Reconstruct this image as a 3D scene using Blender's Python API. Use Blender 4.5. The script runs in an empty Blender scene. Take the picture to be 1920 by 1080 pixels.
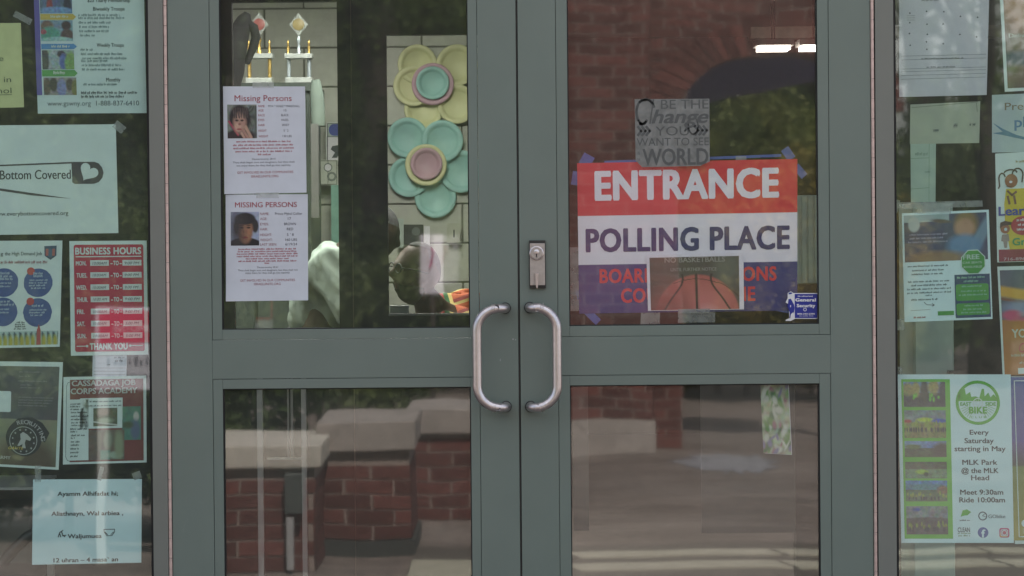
import bpy, bmesh, math, random
import numpy as np
from mathutils import Vector, Matrix, Euler

# ------------------------------------------------------------------ camera, world, sun, exposure
S = bpy.context.scene
COL = S.collection
CAMLOC = Vector((0.0, -8.0, 1.38))
TILT, ROLL, FOCAL = math.radians(0.9), math.radians(-0.5), 105.9
CAMROT = (Matrix.Rotation(math.radians(90) - TILT, 3, 'X') @ Matrix.Rotation(ROLL, 3, 'Z'))
cd = bpy.data.cameras.new('camera'); cam = bpy.data.objects.new('camera', cd); COL.objects.link(cam)
cam.matrix_world = Matrix.Translation(CAMLOC) @ CAMROT.to_4x4()
cd.lens = FOCAL; cd.sensor_width = 36; cd.clip_start = 0.1; cd.clip_end = 600
S.camera = cam
SUN_EL, SUN_AZ = math.radians(52), math.radians(14)      # azimuth measured from +Y towards +X
world = bpy.data.worlds.new('World'); S.world = world; world.use_nodes = True
wn = world.node_tree.nodes; wl = world.node_tree.links
sky = wn.new('ShaderNodeTexSky'); sky.sky_type = 'NISHITA'; sky.sun_disc = False
sky.sun_elevation = SUN_EL; sky.sun_rotation = SUN_AZ
sky.dust_density = 3.0
# drifting white clouds over the blue
wtc = wn.new('ShaderNodeTexCoord'); wmp = wn.new('ShaderNodeMapping'); wmp.inputs['Scale'].default_value = (1.0, 1.0, 2.6)
wnz = wn.new('ShaderNodeTexNoise'); wnz.inputs['Scale'].default_value = 3.2; wnz.inputs['Detail'].default_value = 7; wnz.inputs['Roughness'].default_value = 0.6
wmr = wn.new('ShaderNodeMapRange'); wmr.inputs[1].default_value = 0.46; wmr.inputs[2].default_value = 0.60; wmr.inputs[4].default_value = 0.85
wmx = wn.new('ShaderNodeMix'); wmx.data_type = 'RGBA'; wmx.inputs[7].default_value = (9.5, 9.2, 8.6, 1)
wl.new(wtc.outputs['Generated'], wmp.inputs[0]); wl.new(wmp.outputs[0], wnz.inputs['Vector']); wl.new(wnz.outputs['Fac'], wmr.inputs[0])
wl.new(wmr.outputs[0], wmx.inputs[0]); wl.new(sky.outputs[0], wmx.inputs[6])
wl.new(wmx.outputs[2], wn['Background'].inputs[0]); wn['Background'].inputs[1].default_value = 0.12
sd = bpy.data.lights.new('sun', 'SUN'); sun = bpy.data.objects.new('sun', sd); COL.objects.link(sun)
sd.energy = 4.6; sd.angle = math.radians(0.5); sd.color = (1.0, 0.94, 0.85)
sdir = Vector((math.sin(SUN_AZ) * math.cos(SUN_EL), math.cos(SUN_AZ) * math.cos(SUN_EL), math.sin(SUN_EL)))
sun.rotation_euler = sdir.to_track_quat('Z', 'Y').to_euler()
sun.location = (3, 10, 14)
S.view_settings.view_transform = 'Standard'; S.view_settings.look = 'None'
S.view_settings.gamma = 1.0; S.view_settings.use_curve_mapping = False
S.view_settings.exposure = 1.05
S.cycles.max_bounces = 14; S.cycles.transparent_max_bounces = 24
S.cycles.caustics_reflective = False; S.cycles.caustics_refractive = False
S.cycles.sample_clamp_indirect = 6.0

random.seed(7); RNG = np.random.RandomState(5)

# ------------------------------------------------------------------ helpers
def W(px, py, y):
    """a point of the photograph (1920 wide) on the upright plane at depth y"""
    d = CAMROT @ Vector(((px - 960) / 1920 * 36 / FOCAL, -(py - 540) / 1920 * 36 / FOCAL, -1))
    return CAMLOC + d * ((y - CAMLOC.y) / d.y)
def RX(px, d): return W(px, 540, d).x          # reflected thing standing d metres in front of the glass
def RZ(px, py, d): return W(px, py, d).z
def lin(c):
    c = c / 255.0
    return c / 12.92 if c <= 0.04045 else ((c + 0.055) / 1.055) ** 2.4
def K(r, g, b): return (lin(r), lin(g), lin(b))

MATS = {}
def mat(name, col=(0.5, 0.5, 0.5), rough=0.6, metal=0.0, var=0.08, scale=30.0, bump=0.0, spec=0.5, emit=None, rand=0.0, var2=0.0, tint=(0.5, 0.45, 0.4), scuff=0.0):
    if name in MATS: return MATS[name]
    m = bpy.data.materials.new(name); m.use_nodes = True
    n = m.node_tree.nodes; l = m.node_tree.links; b = n['Principled BSDF']
    b.inputs['Roughness'].default_value = rough; b.inputs['Metallic'].default_value = metal
    b.inputs['Specular IOR Level'].default_value = spec
    tc = n.new('ShaderNodeTexCoord')
    nz = n.new('ShaderNodeTexNoise'); nz.inputs['Scale'].default_value = scale; nz.inputs['Detail'].default_value = 5
    l.new(tc.outputs['Object'], nz.inputs['Vector'])
    mr = n.new('ShaderNodeMapRange'); mr.inputs[1].default_value = 0.3; mr.inputs[2].default_value = 0.7
    mr.inputs[3].default_value = 1 - var; mr.inputs[4].default_value = 1 + var
    l.new(nz.outputs['Fac'], mr.inputs[0])
    src = mr.outputs[0]
    if rand:
        oi = n.new('ShaderNodeObjectInfo'); m2 = n.new('ShaderNodeMapRange')
        m2.inputs[3].default_value = 1 - rand; m2.inputs[4].default_value = 1 + rand
        l.new(oi.outputs['Random'], m2.inputs[0])
        mm = n.new('ShaderNodeMath'); mm.operation = 'MULTIPLY'; l.new(src, mm.inputs[0]); l.new(m2.outputs[0], mm.inputs[1]); src = mm.outputs[0]
    vm = n.new('ShaderNodeVectorMath'); vm.operation = 'SCALE'; vm.inputs[0].default_value = col
    l.new(src, vm.inputs['Scale'])
    out = vm.outputs[0]
    if var2:      # broad stains and dust
        n3 = n.new('ShaderNodeTexNoise'); n3.inputs['Scale'].default_value = scale * 0.12; n3.inputs['Detail'].default_value = 6
        n3.inputs['Roughness'].default_value = 0.65
        l.new(tc.outputs['Object'], n3.inputs['Vector'])
        m3 = n.new('ShaderNodeMapRange'); m3.inputs[1].default_value = 0.45; m3.inputs[2].default_value = 0.75; m3.inputs[4].default_value = var2
        l.new(n3.outputs['Fac'], m3.inputs[0])
        mx = n.new('ShaderNodeMix'); mx.data_type = 'RGBA'; mx.inputs[7].default_value = (*tint, 1)
        l.new(m3.outputs[0], mx.inputs[0]); l.new(out, mx.inputs[6]); out = mx.outputs[2]
    if scuff:     # fine scuffs and rubbed spots
        n5 = n.new('ShaderNodeTexNoise'); n5.inputs['Scale'].default_value = 26; n5.inputs['Detail'].default_value = 10; n5.inputs['Roughness'].default_value = 0.8
        mp5 = n.new('ShaderNodeMapping'); mp5.inputs['Scale'].default_value = (1.0, 1.0, 0.35); l.new(tc.outputs['Object'], mp5.inputs[0]); l.new(mp5.outputs[0], n5.inputs['Vector'])
        m5 = n.new('ShaderNodeMapRange'); m5.inputs[1].default_value = 0.62; m5.inputs[2].default_value = 0.74; m5.inputs[4].default_value = scuff; l.new(n5.outputs['Fac'], m5.inputs[0])
        x5 = n.new('ShaderNodeMix'); x5.data_type = 'RGBA'; x5.inputs[7].default_value = (0.30, 0.31, 0.29, 1); l.new(m5.outputs[0], x5.inputs[0]); l.new(out, x5.inputs[6]); out = x5.outputs[2]
        m6 = n.new('ShaderNodeMapRange'); m6.inputs[1].default_value = 0.3; m6.inputs[2].default_value = 0.7; m6.inputs[3].default_value = rough - .1; m6.inputs[4].default_value = rough + .16; l.new(n5.outputs['Fac'], m6.inputs[0]); l.new(m6.outputs[0], b.inputs['Roughness'])
    l.new(out, b.inputs['Base Color'])
    if bump:
        bp = n.new('ShaderNodeBump'); bp.inputs['Strength'].default_value = 0.6; bp.inputs['Distance'].default_value = bump
        l.new(nz.outputs['Fac'], bp.inputs['Height']); l.new(bp.outputs[0], b.inputs['Normal'])
    if emit:
        b.inputs['Emission Color'].default_value = (*emit[0], 1); b.inputs['Emission Strength'].default_value = emit[1]
    MATS[name] = m
    return m

def glass(name, tint, fac, wav=0.0016, veil=0.022):
    m = bpy.data.materials.new(name); m.use_nodes = True
    n = m.node_tree.nodes; l = m.node_tree.links; n.clear()
    o = n.new('ShaderNodeOutputMaterial'); mx = n.new('ShaderNodeMixShader')
    t = n.new('ShaderNodeBsdfTransparent'); t.inputs[0].default_value = (*tint, 1)
    g = n.new('ShaderNodeBsdfGlossy'); g.inputs['Roughness'].default_value = 0.021; g.inputs['Color'].default_value = (1, 1, 1, 1)
    fr = n.new('ShaderNodeLayerWeight'); fr.inputs['Blend'].default_value = 0.5
    p5 = n.new('ShaderNodeMath'); p5.operation = 'POWER'; p5.inputs[1].default_value = 5
    mu = n.new('ShaderNodeMapRange'); mu.inputs[3].default_value = 0.043 * fac; mu.inputs[4].default_value = 1.0
    df = n.new('ShaderNodeBsdfDiffuse'); df.inputs[0].default_value = (0.66, 0.72, 0.64, 1)  # pale haze laid over the glass to lift its dark tones
    dz = n.new('ShaderNodeTexNoise'); dz.inputs['Scale'].default_value = 2.5; dz.inputs['Detail'].default_value = 8; dz.inputs['Roughness'].default_value = 0.7
    dm = n.new('ShaderNodeMapRange'); dm.inputs[1].default_value = 0.3; dm.inputs[2].default_value = 0.75; dm.inputs[3].default_value = veil * 0.7; dm.inputs[4].default_value = veil * 1.5
    dx = n.new('ShaderNodeMixShader')
    tc = n.new('ShaderNodeTexCoord'); mp = n.new('ShaderNodeMapping'); mp.inputs['Scale'].default_value = (1.0, 1.0, 0.6)
    nz = n.new('ShaderNodeTexNoise'); nz.inputs['Scale'].default_value = 3.0; nz.inputs['Detail'].default_value = 1.0
    bp = n.new('ShaderNodeBump'); bp.inputs['Strength'].default_value = 1.0; bp.inputs['Distance'].default_value = wav
    l.new(tc.outputs['Object'], mp.inputs[0]); l.new(mp.outputs[0], nz.inputs['Vector']); l.new(nz.outputs['Fac'], bp.inputs['Height'])
    l.new(bp.outputs[0], g.inputs['Normal'])
    l.new(fr.outputs['Facing'], p5.inputs[0]); l.new(p5.outputs[0], mu.inputs[0]); l.new(mu.outputs[0], mx.inputs[0])
    l.new(tc.outputs['Object'], dz.inputs['Vector']); l.new(dz.outputs['Fac'], dm.inputs[0]); l.new(dm.outputs[0], dx.inputs[0])
    l.new(t.outputs[0], dx.inputs[1]); l.new(df.outputs[0], dx.inputs[2]); l.new(dx.outputs[0], mx.inputs[1]); l.new(g.outputs[0], mx.inputs[2]); l.new(mx.outputs[0], o.inputs[0])
    MATS[name] = m
    return m

def link(name, mesh, parent=None, m=None, loc=None):
    o = bpy.data.objects.new(name, mesh); COL.objects.link(o)
    if m is not None and mesh is not None and not mesh.materials: mesh.materials.append(m)
    if parent is not None: o.parent = parent
    if loc is not None: o.location = loc
    return o
def thing(name, label, cat, loc=(0, 0, 0), group=None, rz=0):
    o = bpy.data.objects.new(name, None); COL.objects.link(o); o.empty_display_size = 0.1
    o.location = loc; o.rotation_euler = (0, 0, rz); o['label'] = label; o['category'] = cat
    if group: o['group'] = group
    return o
def tag(o, label, cat, group=None):
    o['label'] = label; o['category'] = cat
    if group: o['group'] = group
    return o
def mesh_of(verts, faces, name='m', smooth=False):
    me = bpy.data.meshes.new(name); me.from_pydata([tuple(v) for v in verts], [], faces); me.update()
    if smooth:
        for p in me.polygons: p.use_smooth = True
    return me
class MB:
    def __init__(s, origin=(0, 0, 0)): s.v = []; s.f = []; s.o = Vector(origin)
    def box(s, x0, x1, y0, y1, z0, z1):
        i = len(s.v)
        for z in (z0, z1):
            for x, y in ((x0, y0), (x1, y0), (x1, y1), (x0, y1)): s.v.append(Vector((x, y, z)) - s.o)
        s.f += [(i, i + 3, i + 2, i + 1), (i + 4, i + 5, i + 6, i + 7), (i, i + 1, i + 5, i + 4), (i + 1, i + 2, i + 6, i + 5), (i + 2, i + 3, i + 7, i + 6), (i + 3, i, i + 4, i + 7)]
        return s
    def tube(s, pts, r, seg=16, caps=True):
        pts = [Vector(p) for p in pts]; rr = r if isinstance(r, (list, tuple)) else [r] * len(pts)
        base = len(s.v); up = None
        for k, p in enumerate(pts):
            t = (pts[min(k + 1, len(pts) - 1)] - pts[max(k - 1, 0)]).normalized()
            if up is None:
                up = t.orthogonal().normalized()
            up = (up - t * up.dot(t)).normalized(); w = t.cross(up)
            for a in range(seg):
                an = 2 * math.pi * a / seg
                s.v.append(p + (up * math.cos(an) + w * math.sin(an)) * rr[k] - s.o)
        for k in range(len(pts) - 1):
            for a in range(seg):
                b = base + k * seg; s.f.append((b + a, b + (a + 1) % seg, b + seg + (a + 1) % seg, b + seg + a))
        if caps:
            s.f.append(tuple(base + a for a in reversed(range(seg)))); e = base + (len(pts) - 1) * seg
            s.f.append(tuple(e + a for a in range(seg)))
        return s
    def disc(s, prof, c, seg=40, axis='y'):
        """turned shape: prof = [(radius, height along -axis)]"""
        base = len(s.v); c = Vector(c)
        for r, h in prof:
            for a in range(seg):
                an = 2 * math.pi * a / seg
                if axis == 'y': p = Vector((r * math.cos(an), -h, r * math.sin(an)))
                else: p = Vector((r * math.cos(an), r * math.sin(an), h))
                s.v.append(c + p - s.o)
        for k in range(len(prof) - 1):
            for a in range(seg):
                b = base + k * seg; q = (b + a, b + (a + 1) % seg, b + seg + (a + 1) % seg, b + seg + a)
                s.f.append(q)
        s.f.append(tuple(base + a for a in reversed(range(seg)))); e = base + (len(prof) - 1) * seg
        s.f.append(tuple(e + a for a in range(seg)))
        return s
    def build(s, name, m, parent=None, smooth=False, bevel=0.0):
        me = mesh_of(s.v, s.f, name)
        bm = bmesh.new(); bm.from_mesh(me)
        if bevel:
            bmesh.ops.bevel(bm, geom=[e for e in bm.edges], offset=bevel, segments=2, affect='EDGES', profile=0.5)
        bmesh.ops.recalc_face_normals(bm, faces=bm.faces); bm.to_mesh(me); bm.free()
        if smooth:
            for p in me.polygons: p.use_smooth = True
            try: me.set_sharp_from_angle(angle=math.radians(40))
            except Exception: pass
        return link(name, me, parent, m)
def struct(o): o['kind'] = 'structure'; return o
def boxo(name, m, x0, x1, y0, y1, z0, z1, parent=None, bevel=0.0, org=(0, 0, 0)):
    return MB(org).box(x0, x1, y0, y1, z0, z1).build(name, m, parent, bevel=bevel)

# ------------------------------------------------------------------ materials
M_FRAME = mat('frame_paint', (0.155, 0.195, 0.172), 0.42, 0.0, 0.03, 9, 0.0, 0.5, var2=0.5, tint=(0.18, 0.205, 0.185), scuff=0.35)
M_FRAME2 = mat('mullion_paint', (0.18, 0.19, 0.17), 0.45, 0.0, 0.03, 9, 0.0, 0.5, var2=0.5, tint=(0.20, 0.195, 0.185), scuff=0.35)
M_GASKET = mat('rubber_gasket', (0.012, 0.012, 0.012), 0.7, 0, 0.1)
M_HINGE = mat('hinge_metal', (0.62, 0.47, 0.43), 0.45, 0.35, 0.12, 60, rand=0.06)
M_STEEL = mat('brushed_steel', (0.62, 0.57, 0.58), 0.33, 0.95, 0.06, 80)
M_STEELD = mat('worn_steel', (0.46, 0.42, 0.40), 0.42, 0.7, 0.08, 90)
M_DARKMET = mat('dark_metal', (0.05, 0.05, 0.05), 0.4, 0.6)
M_GLASS = glass('door_glass', (0.985, 0.99, 0.985), 1.45, 0.0008)
M_GLASS_S = glass('side_glass', (0.945, 0.99, 0.98), 1.5, 0.0008, 0.03)
M_GLASS_I = glass('inner_glass', (0.97, 0.99, 0.97), 0.8, 0.0008, 0.003)
M_PAPER = mat('white_paper', (0.57, 0.60, 0.66), 0.75, 0, 0.03, 25, 0.0006)
M_BRICK = mat('red_brick', (0.15, 0.05, 0.042), 0.85, 0, 0.25, 25, 0.003, rand=0.35, var2=0.25, tint=(0.3, 0.2, 0.17))
M_MORTAR = mat('mortar', (0.35, 0.28, 0.25), 0.9, 0, 0.15, 40, 0.002)
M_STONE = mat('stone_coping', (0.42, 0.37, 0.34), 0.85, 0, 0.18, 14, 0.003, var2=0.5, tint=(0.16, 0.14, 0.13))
M_BLOCK = mat('painted_block', (0.50, 0.515, 0.44), 0.6, 0, 0.05, 30, 0.0015, rand=0.04)
M_JOINT = mat('block_joint', (0.20, 0.205, 0.17), 0.8, 0, 0.1)

# ------------------------------------------------------------------ ground and rooms (the setting)
def ground():
    m = bpy.data.materials.new('ground_mix'); m.use_nodes = True
    n = m.node_tree.nodes; l = m.node_tree.links; b = n['Principled BSDF']; b.inputs['Roughness'].default_value = 0.9
    tc = n.new('ShaderNodeTexCoord')
    a = n.new('ShaderNodeTexNoise'); a.inputs['Scale'].default_value = 0.9; a.inputs['Detail'].default_value = 8; a.inputs['Roughness'].default_value = 0.7
    c = n.new('ShaderNodeTexNoise'); c.inputs['Scale'].default_value = 14; c.inputs['Detail'].default_value = 6
    l.new(tc.outputs['Object'], a.inputs[0]); l.new(tc.outputs['Object'], c.inputs[0])
    r = n.new('ShaderNodeValToRGB'); e = r.color_ramp.elements
    e[0].position = 0.3; e[0].color = (0.17, 0.125, 0.105, 1); e[1].position = 0.7; e[1].color = (0.34, 0.28, 0.25, 1)
    l.new(a.outputs['Fac'], r.inputs[0])
    mx = n.new('ShaderNodeMix'); mx.data_type = 'RGBA'; mx.blend_type = 'OVERLAY'; mx.inputs[0].default_value = 0.75
    l.new(r.outputs[0], mx.inputs[6]); l.new(c.outputs['Fac'], mx.inputs[7])
    mp = n.new('ShaderNodeMapping'); mp.inputs['Scale'].default_value = (0.35, 2.6, 1)
    st = n.new('ShaderNodeTexNoise'); st.inputs['Scale'].default_value = 1.6; st.inputs['Detail'].default_value = 9; st.inputs['Roughness'].default_value = 0.75
    l.new(tc.outputs['Object'], mp.inputs[0]); l.new(mp.outputs[0], st.inputs[0])
    m4 = n.new('ShaderNodeMapRange'); m4.inputs[1].default_value = 0.35; m4.inputs[2].default_value = 0.68; m4.inputs[3].default_value = 0.55; m4.inputs[4].default_value = 1.15; l.new(st.outputs['Fac'], m4.inputs[0])
    vs = n.new('ShaderNodeVectorMath'); vs.operation = 'SCALE'; l.new(mx.outputs[2], vs.inputs[0]); l.new(m4.outputs[0], vs.inputs['Scale']); l.new(vs.outputs[0], b.inputs['Base Color'])
    bp = n.new('ShaderNodeBump'); bp.inputs['Distance'].default_value = 0.01; l.new(c.outputs['Fac'], bp.inputs['Height']); l.new(bp.outputs[0], b.inputs['Normal'])
    return m
struct(link('ground', mesh_of([(-250, -250, 0), (250, -250, 0), (250, 250, 0), (-250, 250, 0)], [(0, 1, 2, 3)]), None, ground()))
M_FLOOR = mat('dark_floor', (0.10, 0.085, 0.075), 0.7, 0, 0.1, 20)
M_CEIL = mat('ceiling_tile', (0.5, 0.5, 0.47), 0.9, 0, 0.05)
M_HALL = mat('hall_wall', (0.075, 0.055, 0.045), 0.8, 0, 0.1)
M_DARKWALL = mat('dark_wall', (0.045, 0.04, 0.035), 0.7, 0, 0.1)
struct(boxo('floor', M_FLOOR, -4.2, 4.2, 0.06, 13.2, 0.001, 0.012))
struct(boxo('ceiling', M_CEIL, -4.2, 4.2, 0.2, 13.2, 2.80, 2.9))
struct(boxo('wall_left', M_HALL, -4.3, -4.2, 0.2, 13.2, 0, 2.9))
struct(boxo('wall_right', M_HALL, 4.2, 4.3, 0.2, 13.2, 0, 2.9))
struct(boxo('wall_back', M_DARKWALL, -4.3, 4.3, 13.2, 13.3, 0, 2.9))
# facade round the doors and its roof: throws the shade the doors stand in
M_FACADE = mat('facade_brick_paint', (0.24, 0.12, 0.09), 0.85, 0, 0.2, 12)
fac = thing('school_building', 'red brick building front whose wall frames the grey glass doors', 'building')
boxo('wall', M_FACADE, -4.3, 4.3, -0.06, 0.18, 2.342, 4.3, fac)
boxo('wall', M_FACADE, -4.3, -2.36, -0.06, 0.18, 0, 2.341, fac)
boxo('wall', M_FACADE, 2.36, 4.3, -0.06, 0.18, 0, 2.341, fac)
boxo('roof', mat('roofing', (0.12, 0.12, 0.12), 0.9), -4.5, 4.5, -0.35, 13.6, 4.302, 4.45, fac)

# ------------------------------------------------------------------ the door set
X = lambda px: W(px, 540, 0).x
def Z(px, py): return W(px, py, 0).z
ZT, ZB = 2.2, 0.012
xg0, xg1 = X(971), X(974.6)
frame = thing('door_frame', 'grey green metal frame with side windows holding the two glass doors', 'door frame', (X(976), 0, 0))
def fbox(name, m, x0, x1, y0, y1, z0, z1, root, bevel=0.0012):
    o = MB(root.location).box(x0, x1, y0, y1, z0, z1).build(name, m, root, bevel=bevel); return o
# mullions between doors and side windows
fbox('mullion', M_FRAME2, X(283), X(311), -0.004, 0.10, 0.0, 2.34, frame)
fbox('mullion', M_FRAME2, X(1643.5), X(1678), -0.004, 0.10, 0.0, 2.34, frame)
fbox('header', M_FRAME, X(311) + .001, X(1643.5) - .001, 0.0, 0.10, ZT + 0.006, 2.34, frame)
fbox('threshold', M_STEELD, X(311) + .001, X(1643.5) - .001, 0.002, 0.12, 0.0, 0.010, frame)
fbox('door_stop', M_GASKET, X(311) + .001, X(318), 0.012, 0.09, 0.012, ZT, frame, 0)
fbox('door_stop', M_GASKET, X(1636), X(1643.5) - .001, 0.012, 0.09, 0.012, ZT, frame, 0)
for sx, xa, xb in ((-1, -2.35, X(283)), (1, X(1678), 2.35)):
    oa, ob = (xa, xa + 0.05) if sx < 0 else (xb - 0.05, xb)
    fbox('side_jamb', M_FRAME2, oa, ob, -0.004, 0.10, 0, 2.34, frame)
    pa, pb = (xa + 0.051, xb - 0.001) if sx < 0 else (xa + 0.001, xb - 0.051)
    fbox('side_sill', M_FRAME2, pa, pb, -0.004, 0.10, 0, 0.12, frame)
    fbox('side_head', M_FRAME2, pa, pb, -0.004, 0.10, 2.24, 2.34, frame)
    fbox('gasket', M_GASKET, pb - 0.006 if sx < 0 else pa, pb if sx < 0 else pa + 0.006, 0.008, 0.017, 0.121, 2.239, frame, 0)
    fbox('side_window_pane', M_GLASS_S, pa, pb, 0.018, 0.024, 0.121, 2.239, frame, 0)
# geared hinges: knuckle by knuckle
kn = MB().tube([(0, 0, 0.0007), (0, 0, 0.0515)], 0.0045, 12).build('knuckle', M_HINGE, None, smooth=True)
kmesh = kn.data; bpy.data.objects.remove(kn)
for hx in (X(314.8), X(1638.5)):
    h = MB(frame.location).box(hx - 0.0035, hx + 0.0035, 0.003, 0.010, 0.02, ZT).build('hinge', M_STEELD, frame)
    z = 0.02; k = 0
    while z < ZT - 0.05:
        c = bpy.data.objects.new('knuckle', kmesh); COL.objects.link(c); c.parent = h
        c.location = (hx - frame.location.x, -0.0005, z); z += 0.0524; k += 1

def door(label, xl, xr, bl, br, pl, pr, zc, fixed):
    d = thing('glass_door', label, 'door', (xl if fixed == 'L' else xr, 0.02, 0))
    o = Vector(d.location)
    g = 0.0011
    def b(name, m, *a, bevel=0.0008): return MB(o).box(*a).build(name, m, d, bevel=bevel)
    zu_p, zu_b, zl_b, zl_p = zc    # upper pane bottom, upper bead bottom, lower bead top, lower pane top
    b('stile', M_FRAME, xl, bl - g, 0.0, 0.045, ZB, ZT)
    b('stile', M_FRAME, br + g, xr, 0.0, 0.045, ZB, ZT)
    b('rail', M_FRAME, bl - g + .0002, br + g - .0002, 0.0003, 0.045, zl_b + g, zu_b - g)
    b('rail', M_FRAME, bl - g + .0002, br + g - .0002, 0.0003, 0.045, 2.10, ZT)
    b('rail', M_FRAME, bl - g + .0002, br + g - .0002, 0.0003, 0.045, ZB, 0.25)
    for z0, z1, ph0, ph1 in ((zu_b, 2.10 - g, zu_p, 2.075), (0.25 + g, zl_b, 0.275, zl_p)):
        b('bead', M_FRAME, bl, pl, 0.0012, 0.016, z0, z1)
        b('bead', M_FRAME, pr, br, 0.0012, 0.016, z0, z1)
        b('bead', M_FRAME, pl + .0003, pr - .0003, 0.0012, 0.016, z0, ph0)
        b('bead', M_FRAME, pl + .0003, pr - .0003, 0.0012, 0.016, ph1, z1)
        w = 0.0028
        gk = MB(o)
        gk.box(pl, pl + w, 0.006, 0.0175, ph0, ph1); gk.box(pr - w, pr, 0.006, 0.0175, ph0, ph1)
        gk.box(pl + w, pr - w, 0.006, 0.0175, ph0, ph0 + w); gk.box(pl + w, pr - w, 0.006, 0.0175, ph1 - w, ph1)
        gk.build('gasket', M_GASKET, d)
        b('back_bead', M_DARKMET, bl, pl - .001, 0.0262, 0.045, z0, z1, bevel=0); b('back_bead', M_DARKMET, pr + .001, br, 0.0262, 0.045, z0, z1, bevel=0)
        b('glass_pane', M_GLASS, bl + .001, br - .001, 0.018, 0.024, z0 + .001, z1 - .001, bevel=0)
    return d
zcL = (Z(650, 616.5), Z(650, 635), Z(650, 709.5), Z(650, 727.5))
zcR = (Z(1300, 609.5), Z(1300, 629), Z(1300, 702.5), Z(1300, 721))
doorL = door('left glass door with two missing person notices taped on its glass', X(319), xg0, X(397.5), X(898), X(415.5), X(881), zcL, 'L')
doorR = door('right glass door with the steel lock plate on its edge', xg1, X(1634.5), X(1046), X(1556), X(1067), X(1535.5), zcR, 'R')
ast = MB(doorL.location).box(xg0 - 0.001, xg1 + 0.02, 0.0455, 0.052, ZB, ZT).build('meeting_seal', M_GASKET, doorL)
MB(doorL.location).box(xg0 + 0.0009, xg1 - 0.0012, 0.006, 0.040, ZB, ZT).build('brush_strip', mat('brush', (0.09, 0.085, 0.08), 0.9), doorL)

def pull(d, pmount, pgrip, ytop, ybot, label=None):
    zt, zb = Z(pmount, ytop), Z(pmount, ybot); xm, xg = X(pmount), X(pgrip)
    s = 1 if xg > xm else -1
    r = 0.058; yo = -0.058; pts = [(xm, 0.001, zt), (xm, -0.02, zt)]
    for a in range(0, 91, 15):
        t = math.radians(a); pts.append((xm + s * 0.026 * (1 - math.cos(t)), -0.032 - 0.026 * math.sin(t), zt))
    for a in range(0, 91, 10):
        t = math.radians(a); pts.append((xg - s * r + s * r * math.sin(t), yo, zt - r + r * math.cos(t)))
    n = len(pts)
    low = [(x, y, zb + (zt - z)) for x, y, z in pts]
    pts += low[::-1]
    o = Vector(d.location)
    h = MB(o).tube(pts, 0.0125, 20).build('pull_handle', M_STEEL, d, smooth=True)
    for zz in (zt, zb):
        MB(o).disc([(0.0150, 0), (0.0150, 0.006), (0.0130, 0.008)], (xm, -0.0002, zz), 24).build('mounting_ring', M_DARKMET, h, smooth=True)
        for off in (0.028, 0.034):
            q = xm + s * off
            MB(o).tube([(q, yo, zz), (q + s * 0.0016, yo, zz)], 0.0131, 20).build('collar', M_STEELD, h)
    return h
pull(doorL, 947, 894, 577.5, 762)
pull(doorR, 993, 1043, 576.5, 762)
# lock on the right door
lx0, lx1, lz0, lz1 = X(994), X(1022), Z(1008, 539), Z(1008, 452)
o = Vector(doorR.location)
lock = MB(o).box(lx0 - 0.002, lx1 + 0.002, -0.010, -0.0002, lz0 - 0.002, lz1 + 0.002).build('lock', M_DARKMET, doorR, bevel=0.001)
MB(o).box(lx0, lx1, -0.0145, -0.0102, lz0 + 0.006, lz1 - 0.006).build('face_plate', M_STEELD, lock, bevel=0.0008)
lc = (X(1006.5), 0, Z(1006.5, 474.5))
MB(o).disc([(0.0187, 0.0146), (0.0187, 0.019), (0.0165, 0.0205), (0.0163, 0.0188)], lc, 36).build('cylinder_ring', M_STEEL, lock, smooth=True)
MB(o).disc([(0.0155, 0.0189), (0.0155, 0.0204), (0.0148, 0.0210)], lc, 36).build('cylinder_core', M_STEELD, lock, smooth=True)
MB(o).disc([(0.0072, 0.0211), (0.0072, 0.0220), (0.006, 0.0228)], (lc[0], 0, lc[2] + 0.003), 28).build('core_plug', M_STEEL, lock, smooth=True)
MB(o).box(lc[0] - 0.0011, lc[0] + 0.0011, -0.0236, -0.0211, lc[2] - 0.0110, lc[2] - 0.0015).build('keyhole', M_GASKET, lock)
a = [(X(1003.5), Z(1003, 512)), (X(1010), Z(1010, 512)), (X(1008.3), Z(1008, 538)), (X(1007), Z(1007, 541)), (X(1005), Z(1005, 538))]
vv = [Vector((x, y, z)) - o for y in (-0.0265, -0.0146) for x, z in a]
n5 = 5
link('thumb_lever', mesh_of(vv, [(0, 1, 2, 3, 4), (9, 8, 7, 6, 5)] + [(i, i + 5, (i + 1) % 5 + 5, (i + 1) % 5) for i in range(5)]), lock, M_STEEL)
# paint chips on the left door's edge
for px, py, w, hh in ((962, 636, 3, 3), (967, 637, 2, 2.5), (938, 675, 1.6, 5)):
    p = W(px, py, 0)
    MB(doorL.location).box(p.x - w / 1500, p.x + w / 1500, -0.0004, -0.0001, p.z - hh / 1500, p.z + hh / 1500).build('paint_chip', mat('bare_metal', (0.32, 0.34, 0.33), 0.5), doorL)

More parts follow.
